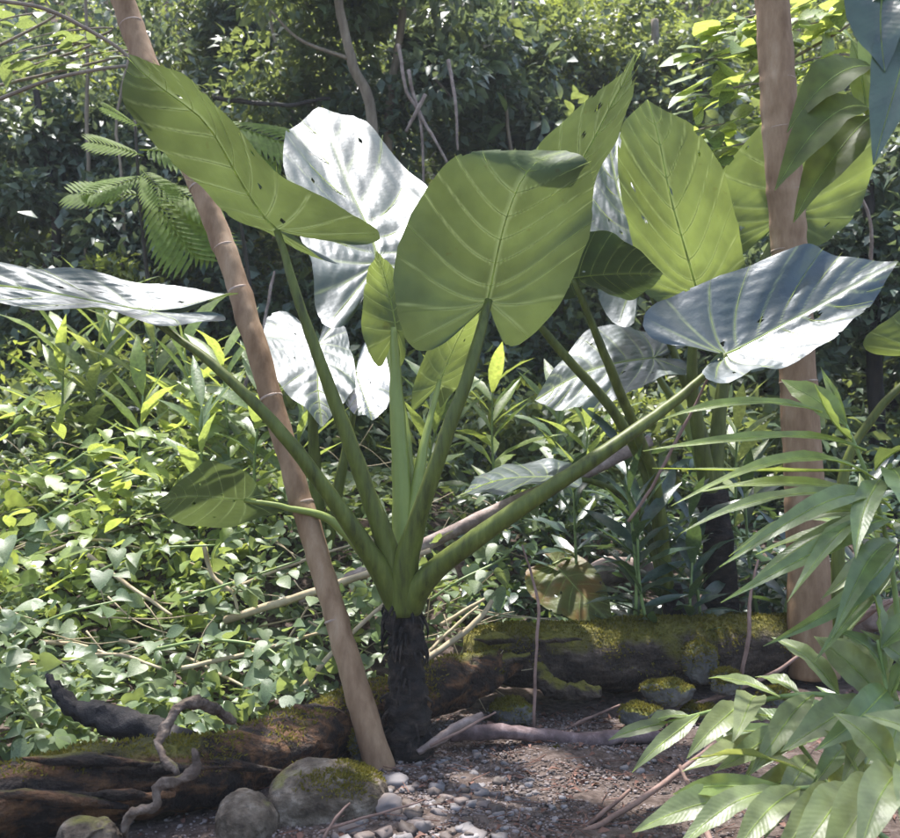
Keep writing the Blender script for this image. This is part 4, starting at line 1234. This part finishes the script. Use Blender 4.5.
ginger('arching ginger shoot reaching left over the dead branch end',
       [(960, 690, 2.85), (900, 704, 2.85), (813, 694, 2.95), (745, 703, 3.1), (700, 714, 3.2), (668, 722, 3.25)],
       [((668, 722, 3.25), (626, 741, 3.2), .03, .12), ((690, 716, 3.22), (640, 722, 3.25), .032, .1), ((700, 714, 3.2), (655, 762, 3.05), .034, .12), ((715, 710, 3.15), (728, 752, 3.0), .04, .1),
        ((740, 704, 3.1), (690, 745, 2.95), .04, .15), ((760, 700, 3.05), (735, 735, 2.8), .045, .1), ((780, 697, 3.0), (728, 682, 3.2), .03, .12), ((800, 695, 2.98), (755, 672, 3.2), .035, .1),
        ((815, 694, 2.95), (765, 745, 2.75), .045, .15), ((840, 697, 2.92), (788, 650, 3.1), .045, .12), ((885, 700, 2.86), (822, 648, 2.9), .06, .18), ((870, 700, 2.87), (800, 752, 2.65), .05, .15),
        ((900, 704, 2.85), (840, 655, 3.0), .05, .2), ((905, 704, 2.85), (850, 770, 2.6), .05, .15), ((925, 700, 2.85), (880, 640, 2.8), .055, .2)], 'ginger_blue')
ginger('lowest ginger shoot at the bottom right corner with broad drooping leaves',
       [(980, 745, 2.5), (900, 773, 2.5), (850, 783, 2.55), (785, 790, 2.65), (740, 797, 2.75)],
       [((790, 789, 2.65), (688, 804, 2.75), .032, .12, 'vine_lime'), ((815, 778, 2.68), (698, 772, 2.9), .045, .16), ((785, 790, 2.65), (690, 838, 2.5), .045, .15), ((800, 788, 2.62), (725, 850, 2.4), .05, .15),
        ((830, 785, 2.6), (770, 860, 2.35), .05, .15), ((850, 783, 2.55), (800, 865, 2.3), .055, .15), ((880, 777, 2.52), (830, 860, 2.25), .06, .16), ((900, 773, 2.5), (870, 850, 2.2), .06, .18),
        ((915, 768, 2.5), (905, 850, 2.2), .06, .18), ((860, 780, 2.55), (800, 735, 2.7), .05, .2), ((895, 774, 2.5), (850, 720, 2.6), .05, .2), ((935, 762, 2.5), (885, 715, 2.5), .055, .2), ((760, 795, 2.7), (650, 835, 2.7), .045, .14)], 'ginger_blue')
ginger('short upright ginger shoot at the right edge between the two arching ones',
       [(930, 840, 2.7), (905, 760, 2.75), (885, 680, 2.8), (878, 640, 2.8)],
       [((885, 680, 2.8), (835, 640, 2.8), .05, .15), ((880, 650, 2.8), (930, 600, 2.8), .045, .1), ((890, 700, 2.78), (945, 660, 2.7), .05, .1), ((895, 720, 2.76), (880, 790, 2.5), .05, .15, 'vine_lime'),
        ((880, 655, 2.8), (868, 590, 2.9), .045, .08), ((887, 690, 2.78), (846, 735, 2.55), .05, .2)], 'ginger')
ginger('drooping ginger shoot behind the lowest one, leaves hanging before the dirt',
       [(900, 850, 3.0), (840, 800, 3.0), (800, 745, 3.05), (768, 716, 3.1)],
       [((768, 716, 3.1), (722, 722, 3.1), .04, .1), ((780, 728, 3.08), (740, 775, 2.9), .04, .12), ((795, 742, 3.06), (700, 760, 2.95), .048, .12), ((810, 760, 3.04), (770, 810, 2.8), .045, .12),
        ((800, 748, 3.05), (842, 722, 2.95), .045, .1), ((825, 782, 3.02), (740, 800, 2.85), .045, .12), ((835, 795, 3.0), (880, 770, 2.85), .05, .1)], 'ginger_blue')

ginger('leafy ginger shoot under the arching one, filling the ground before the upright trunk',
       [(960, 735, 3.1), (890, 740, 3.1), (830, 735, 3.15), (790, 732, 3.2)],
       [((790, 732, 3.2), (715, 742, 3.2), .036, .1), ((805, 733, 3.18), (745, 765, 3.05), .04, .13), ((820, 734, 3.16), (760, 712, 3.3), .036, .1), ((835, 735, 3.14), (775, 775, 3.0), .042, .14), ((850, 736, 3.13), (800, 700, 3.2), .04, .12),
        ((865, 738, 3.12), (812, 785, 2.95), .044, .15), ((880, 740, 3.1), (835, 695, 3.2), .042, .13), ((890, 740, 3.1), (850, 800, 2.9), .046, .15), ((900, 739, 3.1), (868, 690, 3.1), .044, .12), ((915, 738, 3.1), (890, 800, 2.9), .046, .15)], 'ginger')
ginger('pale ginger shoot rising behind the bright narrow leaves at the right edge',
       [(935, 660, 3.4), (915, 600, 3.4), (895, 560, 3.4), (870, 535, 3.4)],
       [((870, 535, 3.4), (790, 520, 3.4), .03, .12), ((875, 540, 3.4), (800, 560, 3.3), .034, .14), ((885, 550, 3.4), (812, 590, 3.25), .036, .15), ((895, 560, 3.4), (838, 620, 3.2), .038, .15), ((905, 580, 3.4), (850, 640, 3.2), .04, .15),
        ((880, 545, 3.4), (862, 480, 3.5), .036, .08), ((900, 570, 3.4), (925, 500, 3.4), .04, .1), ((910, 590, 3.4), (885, 660, 3.15), .04, .15)], 'ginger_blue')

# ginger standing on the left bank (leaves share mesh data)
gl = [leaf_strip(LANCE, 8, .10, .3, .25, .1), leaf_strip(LANCE, 8, .12, .25, .45, .15), leaf_strip(LANCE, 8, .09, .35, .1, .1)]
GL = {}
for mt in ('ginger', 'ginger_blue', 'vine_lime', 'dark_shade_leaf'):
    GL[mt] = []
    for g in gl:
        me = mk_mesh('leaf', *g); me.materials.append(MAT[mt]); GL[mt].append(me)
BACK = [
    ('pale blue-green tufted shoot left of the shaded gap on the bank', 85, 480, 6.9, .8, 'ginger_blue', 14, .42),
    ('upright yellow-green ginger shoot standing tallest below the silvery leaf', 118, 460, 7.2, 1.0, 'ginger', 12, .45),
    ('ginger shoot at the far left below the silvery leaf', 62, 460, 7.0, .7, 'vine_lime', 11, .42),
    ('ginger shoot left of the leaning trunk with narrow leaves', 205, 480, 6.6, .75, 'vine_lime', 12, .42),
    ('ginger shoot with drooping pale leaves right of the small elephant ear', 168, 470, 6.9, .85, 'ginger_blue', 12, .45),
    ('broad-leaved ginger shoot between the low leaf and the leaning trunk', 228, 490, 6.2, .7, 'vine_lime', 12, .36),
    ('ginger shoot just left of the leaning trunk at stalk height', 262, 500, 6.0, .6, 'ginger', 12, .38),
    ('ginger shoot close behind the low drooping leaf', 195, 510, 5.7, .4, 'ginger', 10, .34),
    ('ginger shoot right of the leaning trunk under the silvery hanging leaf', 300, 520, 6.1, .5, 'ginger', 11, .36),
    ('small ginger shoot at the middle of the left bank', 140, 500, 6.3, .5, 'vine_lime', 10, .32),
    ('upright ginger shoot behind the centre leaf stalks', 430, 500, 6.4, .8, 'ginger', 12, .42),
    ('bright ginger shoot right of the broad leaf stalk', 500, 480, 6.5, .8, 'vine_lime', 12, .42),
    ('ginger shoot between the two elephant ears', 545, 470, 6.6, .7, 'ginger', 12, .42),
    ('ginger shoot under the silvery leaf pointing left', 590, 500, 6.4, .6, 'ginger', 11, .4),
    ('shaded ginger shoot left of the upright trunk', 735, 510, 6.0, .7, 'ginger_blue', 12, .38),
    ('low dark-leaved shoot below the crossing leaf stalks', 625, 545, 5.0, .35, 'dark_shade_leaf', 11, .26),  # dark leaf colour on these shoots also stands in for deep shade
    ('low dark-leaved shoot left of the shaded black stem', 668, 570, 5.15, .4, 'dark_shade_leaf', 12, .28),
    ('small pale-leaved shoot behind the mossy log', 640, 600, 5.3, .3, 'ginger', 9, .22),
    ('dark-leaved shoot between the shaded stem and the upright trunk', 762, 560, 5.5, .55, 'dark_shade_leaf', 12, .32),
    ('bushy dark-leaved shoot hiding the foot of the crossing stalks', 664, 575, 4.95, .42, 'dark_shade_leaf', 15, .30),
    ('dark-leaved shoot standing between the two black stems', 692, 600, 5.1, .35, 'dark_shade_leaf', 13, .28),
    ('dark-leaved shoot close behind the yellowing leaf', 585, 555, 5.3, .5, 'dark_shade_leaf', 12, .30),
    ('tallest dark-leaved shoot under the crossing stalks', 640, 520, 5.5, .55, 'dark_shade_leaf', 14, .34),
    ('dark-leaved shoot directly in front of the shaded black stem', 705, 560, 5.2, .35, 'dark_shade_leaf', 12, .28),
    ('dark-leaved shoot hard against the left side of the upright trunk', 778, 600, 5.2, .4, 'dark_shade_leaf', 12, .30),
    ('dark-leaved shoot right of the upright trunk', 850, 560, 5.4, .5, 'dark_shade_leaf', 12, .32),
]
r = np.random.default_rng(44)
for lab, px, py, d, h, mt, n, ll in BACK:
    b = P(px, py, d); b[2] = min(b[2], gh(b[0], b[1]) + .02) if b[2] > gh(b[0], b[1]) else b[2]
    topz = P(px, py, d)[2] + h * .75 + (.28 if px < 320 else 0)
    top = np.array([b[0] + r.normal() * .08, b[1] - .05, topz])
    t = thing('wild_ginger', lab, 'plant', b, 'wild ginger on the bank')
    W = np.array([b, (b + top) / 2 + r.normal(size=3) * .03, top])
    V, F = tube(W, [.012, .006], n=6, seg=12)
    part('stem', V, F, MAT['green_stem'], t)
    c = spline(W, 40)
    n += 5
    for k in range(n):
        f = .25 + .75 * k / (n - 1)
        a = k * 2.4 + r.uniform(-.4, .4)
        el = .15 + .75 * f + r.normal() * .15
        dd = np.array([math.cos(a) * math.cos(el), math.sin(a) * math.cos(el) * .8, math.sin(el)])
        place('leaf', GL[mt][r.integers(3)], MAT[mt], t, c[min(39, int(f * 39))], dd, np.array([-dd[0] * .3, -.3, 1.0]), ll * r.uniform(.75, 1.2) * (1.15 if px < 320 else 1), r.normal() * .3)

# ------------------------------------------------------------------ hanging leaves at the top right
hb = thing('hanging_branch', 'drooping branch with arching green leaves beside the upright trunk at top right', 'branch', P(905, 60, 3.4))
V, F = tube(PL((960, -20, 3.4), (915, 60, 3.4), (884, 105, 3.4), (868, 118, 3.4)), [.010, .006], n=7, seg=14)
part('twig', V, F, MAT['twig_red'], hb)
for k, (b, t, w, ar, m) in enumerate([((876, 70, 3.4), (786, 132, 3.3), .075, .24, 'taro_old'), ((872, 110, 3.4), (770, 188, 3.25), .08, .24, 'taro_old'), ((872, 116, 3.4), (800, 225, 3.3), .075, .18, 'taro_old'),
                                      ((885, 100, 3.4), (856, 15, 3.45), .05, .06, 'vine_lime'), ((868, 118, 3.4), (850, 40, 3.5), .045, .05, 'vine_lime'), ((890, 95, 3.4), (940, 60, 3.4), .05, .1, 'ginger')]):
    lance_obj(hb, P(*b), P(*t), w, ar, m, (-.3, -.9, .5), seed=k)
db = thing('hanging_branch', 'dark glossy bluish leaves hanging down in the top right corner', 'branch', P(930, -40, 2.6))
V, F = tube(PL((980, -80, 2.6), (930, -40, 2.6), (890, -20, 2.6)), [.010, .006], n=7, seg=10)
part('twig', V, F, MAT['twig_red'], db)
for k, (b, t, w, ar) in enumerate([((888, -35, 2.6), (880, 72, 2.5), .085, .08), ((920, -35, 2.6), (886, 165, 2.45), .075, .06), ((940, -45, 2.6), (930, 120, 2.5), .06, .08), ((900, -25, 2.6), (860, 8, 2.55), .04, .08)]):
    lance_obj(db, P(*b), P(*t), w, ar, 'dark_shade_leaf', (-.45, -.85, .35), seed=20 + k)

# bare twigs at the top left
for lab, pts, r_ in [('bare curving branch entering from the top left corner', [(-40, -6, 3.6), (0, 1, 3.6), (45, 9, 3.6), (92, 32, 3.62), (126, 55, 3.65), (150, 90, 3.7)], .008),
                     ('lower bare branch at the left edge near the long leaf tip', [(-40, 115, 3.6), (0, 99, 3.6), (50, 80, 3.6), (95, 70, 3.62), (126, 66, 3.65)], .008)]:
    V, F = tube(PL(*pts), [r_, r_ * .8], n=8, seg=30)
    solo('bare_branch', V, F, MAT['bark_bg'], lab, 'branch', 'bare branches at the top left')

# ------------------------------------------------------------------ bright sapling, feathery saplings
ell = [leaf_strip(ELLIP, 6, .26, .15, .22), leaf_strip(ELLIP, 6, .30, -.1, .12), leaf_strip(ELLIP, 6, .22, .25, .3)]
EL = []
for g in ell:
    me = mk_mesh('leaf', *g); me.materials.append(MAT['lime']); EL.append(me)
EV = []
for g in ell:
    me = mk_mesh('leaf', *g); me.materials.append(MAT['vine']); EV.append(me)
r = np.random.default_rng(55)


def bright_sapling(label, pts, n, boxes, size, leaves=None):
    leaves = leaves or EL
    W = PL(*pts)
    t = thing('bright_sapling', label, 'tree', W[0], 'bright-leaved saplings')
    V, F = tube(W, [.03, .015], n=8, seg=20)
    part('trunk', V, F, MAT['bark_bg'], t)
    for (x0, x1, y, d) in boxes:
        a, b = P(x1, y - 6, d), P(x0, y + 6, d - .2)
        tv, tf = tube(np.array([spline(W, 60)[np.argmin(np.abs(spline(W, 60)[:, 2] - a[2] + .25))], a, (a + b) / 2 + [0, 0, .04], b]), [.012, .008, .006, .003], n=6, seg=16)
        part('branch', tv, tf, MAT['bark_bg'], t)
        for k in range(n):
            f = k / (n - 1)
            p = a * (1 - f) + b * f + [0, r.normal() * .1, r.normal() * .03]
            dd = unit(np.array([-.6 + r.normal() * .5, -.5 + r.normal() * .5, -.25 + r.normal() * .15]))
            place('leaf', leaves[r.integers(3)], MAT['lime'], t, p, dd, unit(r.normal(size=3) * .25 + [0, -.1, 1]), size * r.uniform(.7, 1.25))
    return t


bright_sapling('sunlit lime-leaved sapling behind the upright trunk in tiers of leaves', [(790, 420, 6.6), (775, 250, 6.6), (770, 60, 6.6), (765, -60, 6.6)], 22,
               [(690, 772, 60, 6.4), (715, 770, 25, 6.5), (690, 770, 95, 6.3), (680, 768, 130, 6.4), (685, 760, 155, 6.2), (695, 765, 182, 6.4), (775, 850, 30, 6.5), (780, 850, 65, 6.4), (800, 860, 0, 6.6)], .24)
bright_sapling('pale green sapling with broad leaves in the top left corner', [(-60, 420, 7.0), (-50, 200, 7.0), (-20, 0, 7.0)], 10,
               [(-20, 55, 22, 6.9), (0, 90, 52, 6.9), (10, 110, 38, 6.8), (60, 130, 60, 6.9)], .17, EV)


def frond_mesh():
    parts_ = []
    rach = np.stack([np.zeros(9), np.linspace(0, 1, 9), -.12 * np.linspace(0, 1, 9) ** 2], -1)
    parts_.append(tube(rach, [.008, .003], n=4, seg=9, cap=False))
    lf = leaf_strip(LANCE, 4, .085, .2, .12)
    for k in range(13):
        f = .12 + .86 * k / 12
        c = np.array([0, f, -.12 * f * f])
        ln = .44 * math.sin(math.pi * (.15 + .8 * (1 - f) ** .8)) + .05
        for s in (-1, 1):
            R = frames(np.array([[s * 1.0, .7, -.12]]), np.array([[0, 0, 1.0]]))[0]
            parts_.append((lf[0] @ R.T * ln + c, lf[1]))
    return join(parts_)


FR = mk_mesh('frond', *frond_mesh()); FR.materials.append(MAT['frond'])
FR2 = mk_mesh('frond', *frond_mesh()); FR2.materials.append(MAT['frond'])
for lab, trunk, fr in [
    ('feathery-leaved sapling with bright fronds behind the leaning trunk', [(165, 420, 7.6), (150, 300, 7.5), (140, 200, 7.4), (135, 120, 7.4)],
     [((146, 196), (84, 188)), ((150, 176), (100, 186)), ((145, 190), (185, 240)), ((150, 185), (210, 200)), ((144, 156), (100, 140)), ((140, 150), (200, 150)), ((150, 200), (205, 235)), ((140, 128), (112, 108)), ((142, 170), (160, 190)), ((136, 125), (180, 110))]),
    ('feathery frond plant showing above the long leaf', [(255, 330, 7.8), (240, 220, 7.8), (215, 130, 7.8)],
     [((215, 122), (282, 136)), ((215, 125), (270, 150)), ((215, 120), (180, 135)), ((218, 128), (245, 165))])]:
    W = PL(*trunk)
    t = thing('feathery_sapling', lab, 'tree', W[0], 'feathery saplings')
    V, F = tube(W, [.02, .01], n=7, seg=14)
    part('trunk', V, F, MAT['bark_dark'], t)
    for k, (a, b) in enumerate(fr):
        A, B = P(*a, trunk[-1][2] - .1), P(*b, trunk[-1][2] - .2 - .06 * (k % 3))
        place('frond', FR if k % 4 != 3 else FR2, None, t, A, B - A, np.array([0, -.75, .8]), np.linalg.norm(B - A) * 1.2)

# ------------------------------------------------------------------ trees on the hill behind
def bgtree(label, path, rad, bark, crown, leaf, size, mat, n, seed, branches=()):
    W = PL(*path)
    W[0][2] = gh(W[0][0], W[0][1]) - .05
    t = thing('forest_tree', label, 'tree', W[0], 'forest trees on the hill')
    V, F = tube(W, rad, n=10, seg=40)
    part('trunk', roughen(V, .012, 4, seed=seed), F, MAT[bark], t)
    for bp in branches:
        tv, tf = tube(PL(*bp), [rad[-1] * .55, rad[-1] * .25], n=7, seg=12)
        part('branch', tv, tf, MAT[bark], t)
    cs, rs = [], []
    r2 = np.random.default_rng(seed)
    for (px, py, d, R, k) in crown:
        c = P(px, py, d)
        for q in range(k):
            cs.append(c + r2.normal(size=3) * R * .55 * np.array([1, .8, .8])); rs.append(R * r2.uniform(.35, .6))
    V, F, rn = leafcloud(cs, rs, n, size, leaf, seed)
    part('crown', V, F, MAT[mat], t, rnd=rn)


DIA, DIAN = diamond(.27), diamond(.18)
bgtree('pale slim trunk rising above the silver upright leaf', [(392, 330, 8.6), (374, 140, 8.5), (352, 60, 8.4), (337, -10, 8.4), (325, -120, 8.4)], [.05, .045, .04, .035], 'bark_bg',
       [(330, 20, 8.9, .8, 8), (290, 90, 9.0, .7, 6), (350, -120, 8.5, 1.2, 10)], DIA, .12, 'forest', 5200, 71, [((352, 60, 8.4), (300, 40, 8.4), (270, 10, 8.4))])
bgtree('second slim trunk right of the pale one, hung with thin aerial roots', [(380, 300, 9.2), (388, 140, 9.0), (398, 50, 9.0), (408, -30, 9.0)], [.05, .04, .035], 'bark_bg',
       [(420, 30, 9.2, .8, 8), (455, 100, 9.3, .8, 8)], DIA, .13, 'forest_deep', 5200, 72, [((398, 60, 9.0), (430, 75, 9.0), (462, 110, 9.0))])
bgtree('dark thin trunk in the shade above the silvery left leaf', [(58, 330, 9.4), (56, 240, 9.3), (48, 165, 9.3), (36, 90, 9.3)], [.045, .04, .03], 'bark_dark',
       [(40, 120, 9.5, .9, 8), (90, 180, 9.8, .8, 8), (15, 210, 9.6, .7, 6)], DIA, .12, 'forest_deep', 7000, 73)
bgtree('pale thin trunk between the leaning trunk and the slim one', [(232, 220, 10.4), (236, 95, 10.2), (240, 10, 10.2), (242, -80, 10.2)], [.05, .045, .035], 'bark_bg',
       [(215, 40, 10.5, 1.0, 9), (270, 60, 10.6, .8, 7)], DIAN, .13, 'forest', 6500, 74, [((195, 92, 9.9), (240, 99, 10.0), (292, 104, 9.9)), ((236, 40, 10.2), (225, 20, 10.2), (210, -5, 10.2))])
bgtree('leafy tree with a fine pale sunlit crown at the top centre', [(560, 330, 11.5), (555, 150, 11.3), (548, 20, 11.2)], [.08, .06, .04], 'bark_bg',
       [(540, 40, 11.2, 1.1, 14), (575, 100, 11.0, .9, 10), (510, 110, 11.4, .8, 8), (600, 40, 11.3, .8, 9)], DIAN, .10, 'forest_light', 9000, 75)
bgtree('dense dark glossy tree behind the broad backlit leaf', [(490, 330, 10.6), (488, 200, 10.4), (484, 60, 10.4)], [.08, .06, .04], 'bark_dark',
       [(480, 110, 10.5, .8, 10), (470, 40, 10.6, .8, 8), (520, 170, 10.3, .7, 8)], DIA, .15, 'forest_deep', 5200, 76)
bgtree('leafy tree behind the pointed leaf at top centre right', [(650, 330, 11.0), (652, 180, 10.8), (655, 20, 10.8)], [.08, .06, .04], 'bark_bg',
       [(650, 50, 10.8, .9, 12), (690, 110, 10.6, .7, 8), (620, 120, 10.8, .7, 8)], DIA, .12, 'forest', 6500, 77)
bgtree('dark tree over the shaded gap right of the upright trunk', [(880, 420, 8.2), (872, 300, 8.0), (868, 180, 8.0)], [.07, .06, .04], 'bark_dark',
       [(870, 230, 8.0, .7, 10), (880, 330, 7.8, .7, 10), (830, 300, 8.2, .6, 8), (905, 160, 8.2, .8, 8)], DIA, .13, 'forest_deep', 6500, 78)
bgtree('pale bushy shrub above the silvery left leaf', [(118, 340, 8.8), (112, 300, 8.7), (108, 275, 8.7)], [.03, .025, .015], 'bark_bg',
       [(110, 278, 8.7, .32, 8), (130, 292, 8.7, .25, 5)], DIAN, .09, 'forest_light', 1500, 79)
bgtree('glossy-leaved tree filling the upper left behind the feathery sapling', [(150, 330, 10.0), (152, 160, 9.8), (150, 60, 9.8)], [.07, .06, .04], 'bark_dark',
       [(150, 110, 9.9, .9, 10), (185, 200, 9.9, .8, 8), (120, 230, 9.7, .8, 9), (180, 40, 10.0, .8, 8)], DIA, .12, 'forest_deep', 9000, 80)

for lab, pts in [('aerial root hanging left of the broad leaf, longest of the set', [(398, 45, 8.3), (406, 90, 8.2), (420, 120, 8.2), (424, 185, 8.2)]),
                 ('aerial root bent to the right at its foot', [(408, 70, 8.2), (418, 110, 8.2), (435, 140, 8.1), (448, 165, 8.1)]),
                 ('straight aerial root nearest the broad leaf', [(448, 60, 8.2), (455, 100, 8.1), (458, 150, 8.1)]),
                 ('short crossing aerial root', [(425, 95, 8.1), (412, 120, 8.1), (406, 132, 8.1)])]:
    V, F = tube(PL(*pts), [.018, .011], n=6, seg=18)
    solo('aerial_root', roughen(V, .01, 4, seed=3), F, MAT['dead_wood'], lab, 'root', 'aerial roots')

# the rest of the forest reads as one mass
r = np.random.default_rng(91)


def forest(name, label, n_clump, per, yr, lift, rad, size, mat, tm, seed, pxr=(-350, 1250)):
    q = np.random.default_rng(seed)
    d = q.uniform(*yr, n_clump)
    px = q.uniform(*pxr, n_clump)
    x = (px - 450) / F0 * d
    z = gh(x, d) + q.uniform(*lift, n_clump)
    c = np.stack([x, d, z], -1)
    V, F, rn = leafcloud(c, q.uniform(*rad, n_clump), n_clump * per, size, tm, seed + 5)
    setp(link(name, mk_mesh(name, V, F, rn), MAT[mat]), label, None, None, 'stuff')


forest('hillside_forest', 'dense glossy forest foliage covering the hill', 800, 85, (8.9, 19), (.05, 2.6), (.3, .75), .135, 'forest_deep', DIA, 92)
forest('hillside_foliage', 'mid green forest foliage scattered over the hill', 300, 70, (9.3, 18), (.3, 2.6), (.25, .6), .13, 'forest', DIA, 93)
forest('hilltop_foliage', 'lighter foliage high on the hill', 800, 100, (15, 34), (1.0, 4.5), (.5, 1.3), .18, 'forest', DIA, 94)
forest('undergrowth', 'low dark undergrowth at the foot of the hill', 420, 75, (7.2, 10.2), (.0, .75), (.2, .42), .13, 'forest', DIA, 95, (-150, 1100))
forest('pale_undergrowth', 'pale small-leaved undergrowth below the hill', 70, 60, (7.4, 9.8), (.3, .9), (.15, .35), .10, 'forest_light', DIAN, 96, (-50, 700))
forest('hill_foot_foliage', 'leafy shrubs closing the foot of the hill', 420, 75, (9.0, 12.8), (.0, 1.0), (.28, .6), .12, 'forest', DIA, 97, (-80, 980))
for lab, pts, rr, mt in [
    ('thin grey stem standing left of the pale slim trunk', [(300, 230, 9.4), (292, 120, 9.3), (270, 20, 9.3), (262, -40, 9.3)], .018, 'bark_bg'),
    ('thin straight stem at the far top left', [(84, 300, 9.2), (88, 150, 9.1), (86, 20, 9.1), (84, -40, 9.1)], .02, 'bark_bg'),
    ('crooked pale liana above the long leaf', [(196, 92, 8.6), (235, 100, 8.6), (290, 106, 8.6), (330, 98, 8.7)], .022, 'bark_dark'),
    ('slanting thin stem right of the aerial roots', [(520, 200, 9.6), (505, 100, 9.5), (512, 10, 9.5), (520, -40, 9.5)], .02, 'bark_bg'),
    ('thin stem beside the upright trunk in the shaded gap', [(872, 260, 7.4), (868, 215, 7.3), (850, 180, 7.3)], .014, 'dead_wood'),
    ('thin pale stem in front of the dark tree at upper left', [(112, 330, 8.9), (124, 230, 8.8), (118, 130, 8.8), (128, 60, 8.8)], .016, 'bark_bg'),
    ('slanting dead stem over the vines behind the low leaf', [(235, 420, 7.0), (262, 330, 7.2), (275, 270, 7.3)], .014, 'dead_wood'),
]:
    V, F = tube(PL(*pts), [rr, rr * .7], n=7, seg=30)
    solo('liana', roughen(V, .02, 2.5, seed=int(pts[0][0])), F, MAT[mt], lab, 'stem', 'thin stems at the forest edge')
forest('broad_leaf_thicket', 'broad pale leaves scattered through the forest edge', 150, 26, (9.3, 13.5), (.4, 3.4), (.3, .6), .19, 'forest', leaf_strip(ELLIP, 6, .24, .2, .3), 98, (-80, 980))
forest('upper_foliage', 'mid green foliage at the top right of the hill', 260, 90, (12, 24), (1.0, 4.0), (.4, .9), .15, 'forest', DIA, 101, (480, 1000))
forest('shrub_thicket', 'fine pale shrubs between the trees', 120, 90, (9.0, 14.0), (.5, 3.6), (.25, .55), .085, 'forest_light', DIAN, 99, (-80, 980))

# ------------------------------------------------------------------ thin haze added to lift the blacks like lens veil
hz = []
for X in (-48, 48):
    for Y in (-28, 83):
        for Z in (-1.5, 38):
            hz.append((X, Y, Z))
HZ = mk_mesh('haze', np.array(hz, float), [np.array([(0, 1, 3, 2), (4, 6, 7, 5), (0, 4, 5, 1), (2, 3, 7, 6), (0, 2, 6, 4), (1, 5, 7, 3)])], smooth=False)
hm_ = bpy.data.materials.new('haze')
hm_.use_nodes = True
ht = hm_.node_tree
for n_ in list(ht.nodes):
    ht.nodes.remove(n_)
ho = ht.nodes.new('ShaderNodeOutputMaterial')
hv = ht.nodes.new('ShaderNodeVolumePrincipled')
hv.inputs['Color'].default_value = (.92, .95, 1.0, 1)
hv.inputs['Density'].default_value = 0.0016
ht.links.new(hv.outputs[0], ho.inputs['Volume'])
setp(link('haze', HZ, hm_), 'thin pale haze added to imitate lens veil', None, None, 'stuff')
